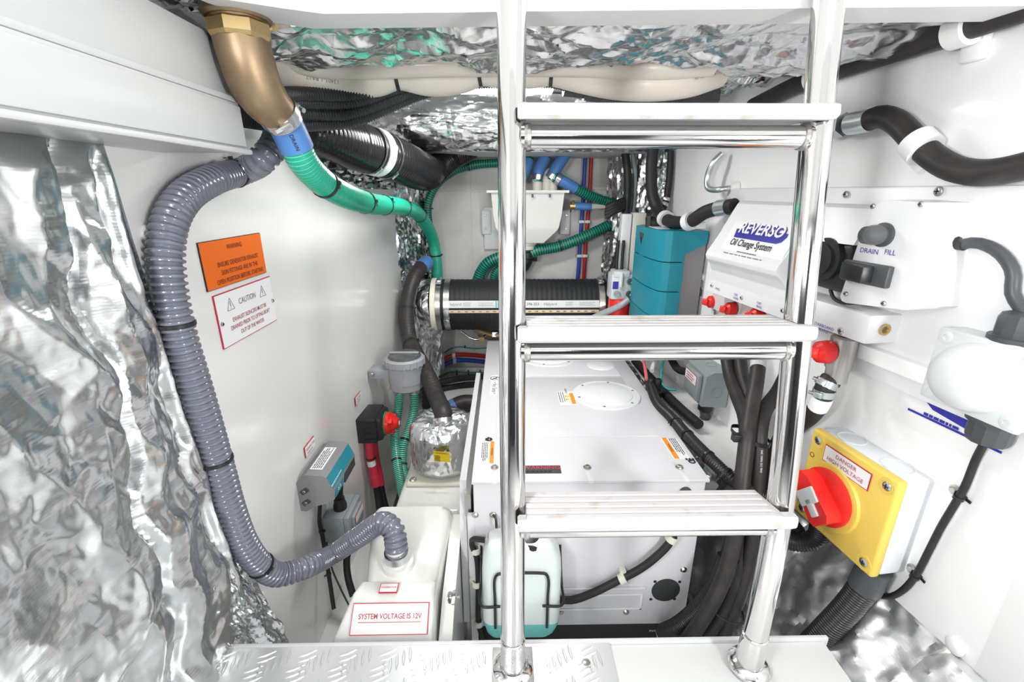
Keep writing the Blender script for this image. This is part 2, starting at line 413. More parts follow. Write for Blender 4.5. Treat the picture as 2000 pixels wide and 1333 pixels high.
struct('wall_right.001', wall_slab(RW, -1.3, -.05, -.1, 1.10, .03), 'dark_for_reflection')
mb = MB().box((-.75, 2.2, -.45), (.85, 2.24, 1.14)); wb = struct('wall_back', mb, 'backwall')
# board joints on the back wall: raised panels with narrow open seams
for (xa, xb, za, zb) in ((-.40, -.16, .80, 1.12), (-.155, .60, .80, 1.12), (-.40, -.16, -.2, .795), (-.155, .60, -.2, .795)):
    build('panel', MB().box((xa, 2.1975, za), (xb, 2.2005, zb), bev=.0012, seg=1), 'backwall', wb)
struct('wall_rear', MB().box((-.6, -1.34, -.1), (.8, -1.3, 1.1)), 'dark_grey')  # unseen; coloured dark to put dark streaks into the steel's reflections
struct('floor', MB().box((-.56, -1.3, -.03), (.59, .612, -.004), bev=.003), 'board_white')
struct('floor.001', MB().box((-.75, .60, -.46), (.85, 2.2, -.42)), 'gelcoat')
struct('floor.002', MB().box((.585, -1.3, -.06), (.80, .4, -.02)), 'board_white')
mb = MB().box((-.75, .84, 1.11), (.85, 2.24, 1.14)).box((-.75, -.62, 1.08), (-.44, .86, 1.11))
struct('ceiling', mb, 'white_paint')
struct('ceiling.001', MB().box((-.75, -1.34, 1.06), (1.05, -.62, 1.10)), 'dark_for_reflection')
# hatch well: white coaming with a chamfered far left corner, open to the sky
CZ = 1.025
e0, e1, e2 = atZ(800, 20, CZ), atZ(1250, 12, CZ), atZ(1590, 3, CZ); f0, f1, f2 = atZ(800, 49, CZ), atZ(1250, 42, CZ), atZ(1570, 36, CZ)
c0, c1 = atZ(605, 27, CZ), atZ(447, 0, CZ); g0, g1 = atZ(600, 56, CZ), atZ(406, 6, CZ)
pts = [(c1.x-.015, -.62), (c1.x-.015, c1.y-.08), (c1.x, c1.y), (c0.x-.03, c0.y-.02), (c0.x+.02, c0.y), (.78, e2.y+.005)]
off = [(g1.x-.02, -.62), (g1.x-.02, g1.y-.06), (g1.x, g1.y), (g0.x-.04, g0.y-.025), (g0.x+.01, g0.y), (.78, f2.y+.005)]
poly = pts + off[::-1]; n = len(poly)
mb = MB(); vs = [(x, y, z) for z in (CZ, 1.72) for x, y in poly]
fs = [(i, (i+1) % n, n+(i+1) % n, n+i) for i in range(n)]
for i in range(5): fs += [(i, n-1-i, n-2-i, i+1), (n+i, n+i+1, n+n-2-i, n+n-1-i)]
mb.add(vs, fs); mb.box((-.5, -.66, 1.03), (.8, -.62, 1.72)); mb.box((.752, -.66, 1.08), (.79, .86, 1.72))
hc = struct('trim_1', mb, 'white_paint')
for x in (-.16, .40): build('screw_cap', MB().lathe([(.008, -.002), (.008, .002), (.004, .005)], (x, c0.y+.0, 1.075), (0, -1, 0), 14), 'clip_white', hc)
# left trunking and the board above it
mb = MB().box((-.53, -.6, .848), (-.405, .768, .918), bev=.002)
tr = struct('trim_2', mb, 'white_trim')
build('lid', MB().box((-.407, -.6, .856), (-.3995, .767, .913), bev=.002), 'white_trim', tr)
build('lip', MB().box((-.41, -.6, .8455), (-.3945, .772, .853), bev=.0022), 'white_trim', tr)
struct('trim_3', MB().box((-.53, -.6, .9175), (-.418, .80, 1.006), bev=.003), 'white_trim')
struct('trim_4', MB().box((-.42, -.6, .918), (-.405, .775, .927), bev=.003), 'white_trim')

# ---------------------------------------------------------------- aluminium tread plate on the step
LX_FOOT = .0105
tp = thing('tread_plate', (-.18, .45, -.003), 'aluminium checker plate with raised five-bar lozenges on the step', 'floor plate')
mb = MB(); x0, x1, y0, y1 = -.548, .19, -.25, .612
mb.add([(x0, y0, -.0035), (x1-.01, y0, -.0035), (x1, y1, -.0035), (x0, y1, -.0035), (x0, y0, 0), (x1-.01, y0, 0), (x1, y1, 0), (x0, y1, 0)],
       [(3, 2, 1, 0), (4, 5, 6, 7), (0, 1, 5, 4), (1, 2, 6, 5), (2, 3, 7, 6), (3, 0, 4, 7)])
def lozenge(cx, cy, an, L=.0165, w=.0031, h=.0017):
    ca, sa = math.cos(an), math.sin(an); pr = [(-1, 0), (-.5, .75), (0, 1), (.5, .75), (1, 0), (.5, -.75), (0, -1), (-.5, -.75)]
    v = [(cx+ca*a*L-sa*b*w, cy+sa*a*L+ca*b*w, 0) for a, b in pr]+[(cx+ca*a*L*.8-sa*b*w*.4, cy+sa*a*L*.8+ca*b*w*.4, h) for a, b in pr]
    mb.add(v, [(i, (i+1) % 8, 8+(i+1) % 8, 8+i) for i in range(8)]+[tuple(range(8, 16))])
g0_ = atZ(455, 1298, 0)
for i in range(-3, 12):
    for j in range(-1, 8):
        for (cx, cy, an, dx, dy) in ((g0_.x+i*.072, g0_.y-j*.056, math.radians(99), .0104, .0062), (g0_.x-.024+i*.072, g0_.y+.026-j*.056, math.radians(24), .0035, -.0098)):
            for k in range(-2, 3):
                px, py = cx+dx*k, cy+dy*k
                if x0+.02 < px < x1-.02 and .28 < py < y1-.008 and (abs(px-LX_FOOT) > .045 or py < .515): lozenge(px, py, an)
build('plate', mb, 'tread_plate', tp, 25)
for q in ((412, 1297), (1145, 1296)): build('rivet', MB().lathe([(.0075, 0), (.0075, .001), (.006, .002)], atZ(*q, 0), (0, 0, 1), 18), 'steel_dull', tp)
one('step_edge_strip', MB().box((-.56, .612, -.06), (.60, .620, .0015), bev=.002), 'label_silver', 'thin rough grey sealant edge running along the far side of the step', 'edge strip')

# ---------------------------------------------------------------- foil insulation
def ex_left(u, v):   # long folds leaning with the sheet, a deep seam, swooping creases low down
    g = lambda d, w: np.maximum(0, 1-np.abs(d)/w)
    wob = .02*np.sin(v*17)+.012*np.sin(v*41+1); sm = u-(.62+.20*v)+wob
    h = -1.5*g(sm, .028)+1.1*g(sm-.085, .055)+.9*g(sm+.10, .09)-.8*g(u-.925-.02*v+wob, .03)+.9*g(u-.972, .022)
    h = h+1.1*g(((u*.95+v*.75+wob) % .26)-.13, .09)*np.clip((v-.35)*4, 0, 1)+1.0*g(((v*1.5-u*.55+wob*2) % .40)-.2, .15)*np.clip((.62-v)*4, 0, 1)
    return h
A = (-.505, .20, -.03); B = (-.513, .705, -.10); Cc = (-.515, .636, .862); D = (-.508, .20, .862)
foil_sheet('foil_insulation', bil(A, B, Cc, D), 190, 250, .5, .95, .0100, .15, 11, 'large crumpled silver foil sheet on the near left wall beside the grey ribbed hose', N=(1, 0, 0), extra=ex_left, edge=.05, clampx=-.527, stretch=1.1, sharp=26)
# lower left flap folding onto the step
foil_sheet('foil_insulation', bil((-.515, .60, -.02), (-.465, .735, -.20), (-.515, .705, .16), (-.512, .61, .16)), 60, 60, .2, .3, .014, .05, 14,
           'small torn foil flap at the bottom of the left wall touching the checker plate', N=(1, -.3, 0), edge=.02, mat_='foil')
# ceiling foil behind the coaming
def Pc(u, v):
    Y = .785+v*.385+.05*np.sin(u*9)*v; Z = 1.042-.022*np.sin(v*PI)+.02*v; return [-.47+u*1.23, Y, Z]
foil_sheet('foil_insulation', Pc, 200, 60, 1.25, .35, .012, .06, 21, 'crumpled foil ceiling lining hanging just behind the white hatch coaming', N=(0, -.3, -1), edge=.03, mat_='foil_fine', stretch=.5, extra=lambda u, v: .8*np.sin(u*14+3*v)+.7*np.abs(((u*7+v*2.5) % 1)-.5))
# drooping edge of the ceiling foil
def Pd(u, v):
    return [-.36+u*.98, 1.15+.03*np.sin(u*11)-v*.012, 1.05+.022*np.sin(u*7+1)*(v)+v*.06]
foil_sheet('foil_insulation', Pd, 160, 24, 1.0, .08, .010, .04, 25, 'ragged drooping fringe of ceiling foil above the beige hose', N=(0, -1, 0), edge=.02, mat_='foil_fine')
# foil covered beam across the back of the ceiling
def Pb(u, v):
    a = v*PI*.62; return [-.46+u*1.11, 1.70-.09*np.sin(a*1.2)+v*.14, 1.105-.175*v**.8+.0*u]
foil_sheet('foil_insulation', Pb, 150, 60, .95, .25, .012, .06, 31, 'bulging foil covered beam below the strip light across the back of the room', N=(0, -1, -.2), edge=.02, mat_='foil_fine', stretch=.45)
struct('trim_5', MB().box((-.40, 1.80, .935), (.66, 2.2, 1.12)), 'backwall')
# far left corner foil
def Pl(u, v): return [-.455+u*.10, 1.93+u*.26, -.3+v*1.30]
foil_sheet('foil_insulation', Pl, 40, 140, .27, 1.3, .010, .05, 41, 'narrow foil strip lining the far left corner behind the black exhaust hose', N=(1, -.4, 0), edge=.02, mat_='foil_fine', stretch=3)
# top of left wall above the duct
foil_sheet('foil_insulation', bil((-.50, 1.35, .80), (-.42, 1.98, .80), (-.42, 1.98, .93), (-.50, 1.35, .90)), 60, 30, .65, .12, .010, .05, 43,
           'small foil patch on the left wall under the black air duct', N=(1, 0, 0), edge=.03, mat_='foil_fine')
# far right corner foil
def Pr(u, v): return [.625-u*.155-.02*np.sin(u*PI), 1.80+u*.40, .03+v*1.06]
foil_sheet('foil_insulation', Pr, 70, 140, .43, 1.05, .010, .06, 47, 'creased foil sheet lining the far right corner behind the black cables', N=(-1, -.3, 0), edge=.02, mat_='foil_fine', stretch=3)
# ceiling, right far
foil_sheet('foil_insulation', bil((.40, 1.10, 1.075), (.74, 1.02, 1.06), (.63, 1.80, 1.06), (.35, 1.75, 1.06)), 80, 80, .4, .7, .014, .06, 52,
           'dark crumpled foil patch on the ceiling beside the right wall', N=(0, 0, -1), edge=.03, mat_='foil_fine')
foil_sheet('foil_insulation', bil((.50, .86, 1.075), (.745, .70, 1.085), (.745, 1.2, 1.075), (.50, 1.12, 1.05)), 60, 60, .3, .4, .012, .05, 53,
           'scrap of foil tucked along the top edge of the right wall', N=(0, 0, -1), edge=.03, mat_='foil_fine')
foil_sheet('foil_insulation', bil((-.53, .25, 1.045), (-.40, .25, 1.045), (-.40, .82, 1.055), (-.53, .82, 1.055)), 30, 80, .13, .57, .010, .05, 57,
           'dark foil strip above the white board at the top left', N=(0, 0, -1), edge=.03, mat_='foil_fine')
# ceiling left, above the brass elbow
foil_sheet('foil_insulation', bil((-.50, .70, 1.06), (-.25, .80, 1.055), (-.2, 1.25, 1.06), (-.52, 1.25, 1.06)), 60, 60, .3, .5, .013, .05, 55,
           'foil ceiling patch around the top of the brass elbow', N=(0, 0, -1), edge=.03, mat_='foil_fine')
# hull foil under the right wall
def Ph(u, v):
    return [.745+.035*(1-u)-v*.255-.05*np.sin(v*PI)*(.4+.6*np.clip((u-.25)*4, 0, 1)), .30+u*1.60, .036-v*.45]
foil_sheet('foil_insulation', Ph, 220, 90, 1.6, .55, .011, .09, 61, 'silver foil lining sloping down under the right wall behind the black hoses', N=(-1, 0, .3), edge=.02, mat_='foil_dull', extra=lambda u, v: .7*np.abs(np.sin(14*u+5*v)))
# strip beside the generator
foil_sheet('foil_insulation', bil((.475, .93, .02), (.475, 1.95, .05), (.535, 1.95, .10), (.535, .95, .09)), 120, 20, 1.0, .1, .006, .05, 63,
           'thin grey foil strip beside the right edge of the generator', N=(-.3, 0, 1), edge=.05)
one('side_ledge', MB().box((.535, 1.0, .085), (.72, 1.95, .10), bev=.003), 'white_paint', 'narrow white ledge at the foot of the right wall beside the generator', 'ledge')
# ================================================================== ladder
LX, RX = .0105, .4245
ld = thing('boat_ladder', (.2175, .567, 0), 'polished stainless steel ladder with three white ribbed treads', 'ladder')
for X, lab in ((LX, 0), (RX, 0)):
    P = [(X, .735, 1.27), (X, .69, 1.02), (X, .6375, .71), (X, .585, .40), (X, .573, .30), (X, .567, .19), (X, .566, .08), (X, .566, 0)]
    r = build('rail', MB().tube(P, .0192, 28, step=.02), 'steel', ld, 60)
    build('collar', MB().lathe([(.0192, .075), (.0212, .074), (.0212, .070), (.0192, .069)], (X, .566, 0), (0, 0, 1), 28, caps=False).lathe([(.0345, 0), (.0345, .005), (.030, .010), (.0225, .013), (.021, .06), (.0195, .068)], (X, .566, 0), (0, 0, 1), 32), 'steel', r, 40)
build('base_plate', MB().box((LX-.036, .525, .0005), (LX+.036, .604, .004), bev=.0015), 'steel_brushed', ld)
def rail_y(z): return float(np.interp(z, [0, .08, .19, .30, .40, .71, 1.02, 1.27], [.566, .566, .567, .573, .585, .6375, .69, .735]))
for i, (yt, yb, z_) in enumerate(((200, 232, .88), (640, 671, .60), (1014, 1041, .30))):
    Yf = rail_y(z_)-.0335
    zt = atY(1300, yt, Yf).z; zb = atY(1300, yb, Yf).z; h = zt-zb
    def tread_prof(D):
        prof = [(0, -h+.004), (.004, -h), (D, -h), (D, -h*.5), (D, -.002)]; k = 5; w = D/k
        for j in range(k): a = D-j*w; prof += [(a-w*.10, 0), (a-w+w*.30, 0), (a-w+w*.19, -.0024), (a-w+w*.05, -.0024)]
        return prof[:-2]+[(min(.003, D*.2), -.0008), (.0008, -.004), (0, -.009)]
    xa = atY(1011, yb, Yf).x; xb = atY((1641, 1595, 1556)[i], yb, Yf).x
    mb = MB(); rows = []
    for x, D, sc in ((xa, .011, .8), (xa+.003, .0125, 1), (LX+.0190, .0125, 1), (LX+.0205, .066, 1), (RX-.026, .066, 1), (RX-.0185, .030, 1), (RX-.0150, .0125, 1), (xb-.008, .0125, 1), (xb-.002, .0115, .9), (xb, .009, .65)):
        cz = -h/2; rows.append([(x, Yf+p[0]+(0 if sc > .95 else (1-sc)*.004), zt+cz+(p[1]-cz)*sc) for p in tread_prof(D)])
    n = len(rows[0])
    for r_ in rows: mb.v += r_
    for q in range(len(rows)-1):
        for j in range(n): mb.f.append((q*n+j, (q+1)*n+j, (q+1)*n+(j+1) % n, q*n+(j+1) % n)); mb.m.append(0)
    mb.f += [tuple(range(n))[::-1], tuple((len(rows)-1)*n+j for j in range(n))]; mb.m += [0, 0]
    mb.f = [f_[::-1] for f_ in mb.f]
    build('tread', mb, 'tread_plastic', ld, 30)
    zc = zb-.0185 if i != 2 else zb-.014
    yt_ = rail_y(zc)-.004
    cr = build('cross_tube', MB().tube([(LX+.012, yt_, zc), (RX-.012, yt_, zc)], .0148, 22, step=.05), 'steel', ld, 60)
    for X, s in ((LX, 1), (RX, -1)): build('weld', MB().lathe([(.0150, 0), (.0175, .004), (.0165, .008), (.0150, .009)], (X+s*.0165, yt_, zc), (s, 0, 0), 20, caps=False), 'steel_dull', cr)

# ================================================================== generator
GX0, GX1, GY0, GY1, GZ0, GZ1 = -.076, .467, .885, 1.93, -.29, .158
gs = thing('generator', (.2, 1.4, -.42), 'white marine generator in a sheet metal sound enclosure', 'generator')
UX, UY, UZ = (1, 0, 0), (0, 1, 0), (0, 0, 1)
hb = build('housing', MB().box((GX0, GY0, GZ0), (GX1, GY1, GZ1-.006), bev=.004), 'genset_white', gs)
bt = build('base_tray', MB().box((GX0-.005, GY0+.006, -.42), (GX1-.012, GY1, GZ0+.002), bev=.003), 'black_metal', gs)
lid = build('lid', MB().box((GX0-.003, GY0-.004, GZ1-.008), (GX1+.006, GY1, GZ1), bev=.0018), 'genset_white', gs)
build('raised_panel', MB().box((GX0+.05, 1.075, GZ1-.001), (GX1-.05, 1.485, GZ1+.0028), bev=.0025, seg=2), 'genset_white', lid)
build('raised_panel', MB().box((GX0+.05, 1.505, GZ1-.001), (GX1-.05, GY1-.02, GZ1+.0028), bev=.0025), 'genset_white', lid)
for cx, cy, r in ((.329, 1.335, .108), (.175, 1.70, .115)):
    mb = MB().lathe([(r, 0), (r, .003), (r*.985, .0045), (r*.78, .0050), (r*.765, .0085), (r*.74, .0095), (r*.3, .0125), (.001, .0130)], (cx, cy, GZ1+.0025), UZ, 56)
    cov = build('access_cover', mb, 'white_plastic', gs)
    for k in range(6): an = k*PI/3+.25; build('screw', MB().lathe([(.004, 0), (.004, .0012), (.002, .0018)], (cx+math.cos(an)*r*.88, cy+math.sin(an)*r*.88, GZ1+.0072), UZ, 10), 'ink_grey', cov)
build('blank_plug', MB().lathe([(.052, 0), (.052, .003), (.048, .005), (.02, .006)], (.365, 1.60, GZ1+.0025), UZ, 40), 'white_plastic', gs)
for q in ((966, 914), (1147, 914), (1327, 914)):
    p = atZ(*q, GZ1); p.z = GZ1; bolt(gs, p, UZ, .0062)
    build('slot', MB().box((p.x-.006, GY0-.0045, GZ1-.007), (p.x+.006, p.y-.012, GZ1+.0006), bev=.001), 'white_plastic', lid)
# labels on the lid
c = atZ(1061, 918, GZ1); c.z = GZ1
w = flat(gs, 'warning_label', c+Vector((-.004, 0, 0)), UX, UY, .092, .032, 'dark_grey'); w['label'] = 'black warning label'
lettering(w, 'WARNING', c+Vector((-.004, .006, 0)), UX, UY, .0185, 'ink_red_bright', lift=.0016)
bars(w, 'fine_print', c+Vector((-.004, -.009, 0)), UX, UY, .078, 1, .005, .006, 'ink', lift=.0014)
def side_label(cx, cy, L, w, s, name='caution_label'):
    """a label read from the side: orange band, fine print, pictogram"""
    c = Vector((cx, cy, GZ1+.0003)); f = flat(gs, name, c, UX, UY, w, L, 'label_white', lift=.0002)
    b_ = flat(f, 'orange_band', c+Vector((s*w*.32, 0, 0)), UX, UY, w*.28, L, 'orange_label', lift=.0009)
    lettering(f, 'WARNING', c+Vector((s*w*.32, 0, 0)), (0, s*-1, 0), (s, 0, 0), w*.2, 'ink', lift=.0018)
    bars(f, 'fine_print', c-Vector((s*w*.2, 0, 0)), (0, -s, 0), (s, 0, 0), L*.9, 4, w*.12, w*.05, 'ink', lift=.0012, seed=int(abs(cx)*100))
    mb = MB()
    for k in range(3): mb.box((cx-.008*s+k*.006*s, cy+L*.56, c.z+.0006), (cx-.008*s+(k+.6)*.006*s, cy+L*.56+.012+.006*(k % 2), c.z+.001))
    mb.lathe([(.009, 0), (.009, .0008), (.005, .0008), (.005, 0)], (cx+.002, cy+L*.62, c.z+.0004), UZ, 20, caps=False)
    build('pictogram', mb, 'ink', f)
p = atZ(952, 884, GZ1); side_label(p.x, p.y, .10, .036, 1)
p = atZ(1318, 876, GZ1)
c = Vector((p.x, p.y, GZ1)); f = flat(gs, 'caution_label', c, UX, UY, .042, .10, 'label_white', lift=.0002)
flat(f, 'orange_band', c-Vector((.012, 0, 0)), UX, UY, .012, .10, 'orange_label', lift=.0009)
lettering(f, 'WARNING', c-Vector((.012, 0, 0)), (0, -1, 0), UX, .008, 'ink', lift=.0018)
bars(f, 'fine_print', c+Vector((.008, .005, 0)), (0, -1, 0), UX, .085, 4, .005, .002, 'ink', lift=.0012, seed=5)
mb = MB().lathe([(.009, 0), (.009, .0008), (.005, .0008), (.005, 0)], c+Vector((.02, -.062, .0004)), UZ, 20, caps=False)
for k in range(4): mb.box((c.x+.008+k*.008, c.y-.056-.005*(k % 2), GZ1+.0006), (c.x+.013+k*.008, c.y-.048, GZ1+.001))
build('pictogram', mb, 'ink', f)
c = atZ(1107, 778, GZ1+.003); c.z = GZ1+.0028
f = flat(gs, 'caution_label', c, UX, UY, .055, .10, 'label_white', lift=.0002)
flat(f, 'orange_band', c+Vector((.018, -.005, 0)), UX, UY, .013, .078, 'orange_label', lift=.0009)
lettering(f, 'Caution', c+Vector((.004, .053, 0)), (0, -1, 0), UX, .012, 'ink', lift=.0012)
bars(f, 'fine_print', c+Vector((-.016, 0, 0)), (0, -1, 0), UX, .085, 3, .007, .002, 'ink', lift=.0012, seed=8)
for k in range(2): build('warning_triangle', MB().prism([(-.008, -.007), (.008, -.007), (0, .009)], c+Vector((.002, .012-.024*k, .0009)), (0, -1, 0), UX, 0, .0006), 'yellow_label', f)
c = atZ(966, 752, GZ1); c.z = GZ1
f = flat(gs, 'no_step_label', c, UX, UY, .026, .17, 'label_white', lift=.0002)
lettering(f, '• No Step •', c+Vector((0, -.028, 0)), (0, -1, 0), UX, .021, 'ink', lift=.0012)
build('pictogram', MB().lathe([(.016, 0), (.016, .0008), (.0135, .0008), (.0135, 0)], c+Vector((0, .055, .0006)), UZ, 28, caps=False).obox(c+Vector((0, .055, .001)), (Vector((.7, .7, 0)), Vector((-.7, .7, 0)), Vector((0, 0, 1))), (.014, .0016, .0004)).box((c.x-.006, c.y+.05, c.z+.0006), (c.x+.007, c.y+.057, c.z+.0012)), 'ink', f)
# left side door panel with its aluminium channel
sd = build('side_panel', MB().prism([(.90, -.29), (.90, .03), (.935, .125), (1.62, .125), (1.66, .05), (1.66, -.29)], (-.104, 0, 0), UY, UZ, -.008, .008), 'genset_white', gs)
build('side_channel', MB().box((-.099, .905, -.28), (-.084, 1.60, .105)), 'steel_dull', gs)
build('side_flange', MB().box((-.092, .884, -.42), (-.074, .90, .06), bev=.002), 'genset_white', gs)
# front: bolts, vent, recessed louvre
for q in ((928, 1006), (963, 1006), (1335, 1113), (1095, 1196), (1223, 1196)): bolt(gs, atY(*q, GY0), (0, -1, 0), .0055, m='steel_dull')
p = atY(1338, 962, GY0); build('lifting_eye', MB().lathe([(.015, 0), (.015, .004), (.008, .005)], p, (0, -1, 0), 20), 'dark_grey', gs)
p = atY(1300, 1153, GY0)
vg = build('vent_grille', MB().lathe([(.036, 0), (.036, .0015), (.034, .002)], p, (0, -1, 0), 40), 'grille', gs)
for dx, dz in ((-.03, .028), (.033, .026), (-.035, -.03), (.026, -.03)): build('hole', MB().lathe([(.004, 0), (.004, .0008)], p+Vector((dx, 0, dz)), (0, -1, 0), 12), 'ink', gs)
a = atY(1093, 1150, GY0); b_ = atY(1252, 1190, GY0)
mb = MB().box((a.x-.05, GY0-.006, a.z-.004), (b_.x+.004, GY0, a.z+.003), bev=.002)
build('louvre_lip', mb, 'genset_white', gs)
mb = MB().box((a.x-.05, GY0-.003, b_.z), (b_.x, GY0, b_.z+.005), bev=.001).box((b_.x-.006, GY0-.003, b_.z), (b_.x, GY0, a.z-.022), bev=.001).box((a.x-.05, GY0-.0035, a.z-.024), (b_.x, GY0, a.z-.020), bev=.001)
build('louvre_frame', mb, 'white_plastic', gs)
p = atY(1280, 1232, GY0+.006)
lettering(gs, 'IN/OUT', p, UX, UZ, .010, 'label_white', lift=.0015); lettering(gs, 'FUEL', atY(1270, 1249, GY0+.006), UX, UZ, .010, 'label_white', lift=.0015)
p = atY(1297, 1236, GY0+.006); build('port_ring', MB().lathe([(.022, 0), (.022, .006), (.019, .006)], p, (0, -1, 0), 24, caps=False), 'clip_cream', gs)
for q in ((931, 1241), (1028, 1241)): bolt(gs, atY(*q, GY0+.006), (0, -1, 0), .004, m='zinc')

# ================================================================== coolant bottle on the generator front
bx = .5*(atY(943, 1130, .83).x+atY(1093, 1130, .83).x); bw = .5*(atY(1093, 1130, .83).x-atY(943, 1130, .83).x)
bz0 = -.215; bz1 = .048; by = .832; bd = .042
bo = thing('coolant_bottle', (bx, by, bz0), 'milky plastic coolant expansion bottle with a black cap on the generator front', 'bottle')
def rrect(hx, hy, r, n=5):
    out = []
    for cx, cy, a0 in ((hx-r, hy-r, 0), (-hx+r, hy-r, PI/2), (-hx+r, -hy+r, PI), (hx-r, -hy+r, 1.5*PI)):
        for k in range(n): a = a0+PI/2*k/(n-1); out.append((cx+math.cos(a)*r, cy+math.sin(a)*r))
    return out
def loft(secs, m=0):
    """secs: (z, hx, hy, r, cx, cy)"""
    mb = MB(); n = 20
    for z, hx, hy, r, cx, cy in secs: mb.v += [(cx+a, cy+b, z) for a, b in rrect(hx, hy, r)]
    for i in range(len(secs)-1):
        for k in range(n): mb.f.append((i*n+k, i*n+(k+1) % n, (i+1)*n+(k+1) % n, (i+1)*n+k)); mb.m.append(m)
    mb.f += [tuple(range(n))[::-1], tuple((len(secs)-1)*n+k for k in range(n))]; mb.m += [m, m]
    return mb
build('body', loft([(bz0+.045, bw, bd, .02, bx, by), (bz1-.075, bw, bd, .022, bx, by), (bz1-.045, bw*.98, bd*.98, .022, bx, by), (bz1-.018, bw*.86, bd*.86, .022, bx-.004, by), (bz1-.005, bw*.78, bd*.74, .02, bx-.006, by), (bz1, bw*.68, bd*.62, .018, bx-.006, by)]), 'bottle', bo)
build('coolant', loft([(bz0, bw*.80, bd*.9, .018, bx-.004, by), (bz0+.010, bw*.9, bd*.97, .02, bx-.002, by), (bz0+.03, bw*.97, bd, .02, bx, by), (bz0+.0455, bw*.995, bd*.995, .02, bx, by)]), 'coolant', bo)
p = atY(1030, 1062, by-.005)
build('cap', MB().lathe([(.021, -.012), (.021, .010), (.018, .016), (.006, .018)], (bx+.024, by-.012, bz1-.016), (.12, -.2, 1), 24), 'black_plastic', bo)
sp_ = atY(953, 1057, by); build('spigot', MB().tube([(bx-bw*.6, by, sp_.z-.002), (sp_.x-.004, by, sp_.z)], .0065, 12), 'bottle', bo)
wb_ = thing('wire_bracket', (bx, by, bz0), 'bent black wire bracket wrapped around the coolant bottle', 'bracket')
zf = lambda y: atY(1020, y, by-bd-.004).z
yf = by-bd-.005; xl = atY(966, 1130, yf).x; xr = atY(1071, 1130, yf).x
build('front_loop', MB().tube([(xl, yf, zf(1226)), (xl, yf, zf(1170)), (xl, yf, zf(1132)), (xl+.006, yf, zf(1122)), (xl+.02, yf, zf(1120)), (xr-.02, yf, zf(1120)), (xr-.006, yf, zf(1122)), (xr, yf, zf(1132)), (xr, yf, zf(1170)), (xr, yf, zf(1226))], .0032, 10, step=.005), 'black_plastic', wb_)
for s, xa, xo in ((-1, xl+.012, bx-bw-.006), (1, xr-.012, bx+bw+.006)):
    build('side_arm', MB().tube([(xa, yf-.004, zf(1181)), (xo-s*.008, yf-.004, zf(1181)), (xo, yf+.008, zf(1181)), (xo, by, zf(1178)), (xo, by+bd+.004, zf(1140)), (xo, GY0, zf(1130))], .0032, 10, step=.005), 'black_plastic', wb_)
p = atY(963, 1006, GY0-.01)
build('hanger', MB().tube([p, p+Vector((.006, -.006, -.004)), p+Vector((.009, -.014, -.03)), (bx-.04, by-bd*.3, bz1-.005)], .0032, 8, step=.006), 'black_plastic', wb_)
hz = thing('overflow_hose', atY(930, 1055, .85), 'thin black overflow hose clipped down the generator left of the coolant bottle', 'hose')
pts = [atY(955, 1057, .832), atY(935, 1054, .85), atY(923, 1054, .862), atY(922, 1066, .868), atY(931, 1090, .872), atY(934, 1130, .872), atY(934, 1180, .872), atY(935, 1220, .872), atY(945, 1250, .876)]
build('tube', MB().tube(pts, .0068, 12), 'black_rubber', hz)
clamp_on(hz, atY(951, 1057, .835), (1, 0, 0), .0072, .003)
for q in ((929, 1075), (931, 1140), (935, 1217)):
    c = atY(*q, .872); build('p_clip', MB().lathe([(.0085, -.007), (.0115, -.007), (.0115, .007), (.0085, .007)], c, (0, .1, 1), 18, caps=False).box((c.x-.018, c.y+.004, c.z-.007), (c.x-.002, GY0, c.z+.007), bev=.001), 'clip_cream', hz)
hz = thing('coolant_hose', atY(1200, 1135, .87), 'black rubber hose curving from the coolant bottle up the generator front', 'hose')
pts = [atY(1092, 1172, .842), atY(1120, 1172, .855), atY(1160, 1158, .865), atY(1210, 1133, .868), atY(1250, 1112, .866), atY(1285, 1085, .864), atY(1308, 1060, .866), atY(1318, 1035, .876), atY(1322, 1010, .89)]
build('tube', MB().tube(pts, .0095, 14), 'black_rubber', hz)
for q, ax in (((1216, 1131), (.85, 0, .5)), ((1312, 1052), (.4, 0, .9))):
    c = atY(*q, .868); build('p_clip', MB().lathe([(.0105, -.008), (.0135, -.008), (.0135, .008), (.0105, .008)], c, ax, 18, caps=False).box((c.x-.007, c.y, c.z+.008), (c.x+.008, GY0, c.z+.022), bev=.001), 'clip_cream', hz)

# ================================================================== white moulded platform and exhaust waterlock tank
one('platform', MB().box((-.335, 1.10, -.42), (-.125, 2.19, -.105), bev=.02, seg=3), 'tank_white', 'smooth white moulded platform under the foil wrapped silencer', 'platform')
tk = thing('waterlock_tank', (-.24, .83, -.42), 'cream white moulded waterlock tank left of the generator', 'tank')
def tanksec(y, xl, xr, zt, zb, r):
    out = []
    for (cx, cz, a0) in ((xr-r, zt-r, 0), (xl+r, zt-r, PI/2)):
        for k in range(6): a = a0+PI/2*k/5; out.append((cx+math.cos(a)*r, y, cz+math.sin(a)*r))
    out += [(xl-.02, y, zb), (xr+.005, y, zb)]
    return out
def tankmesh(secs):
    mb = MB(); R_ = [tanksec(*q) for q in secs]; n = len(R_[0])
    for r_ in R_: mb.v += r_
    for i in range(len(R_)-1):
        for k in range(n): mb.f.append((i*n+k, (i+1)*n+k, (i+1)*n+(k+1) % n, i*n+(k+1) % n)); mb.m.append(0)
    mb.f += [tuple(range(n)), tuple((len(R_)-1)*n+k for k in range(n))[::-1]]; mb.m += [0, 0]
    mb.f = [q[::-1] for q in mb.f]
    return mb
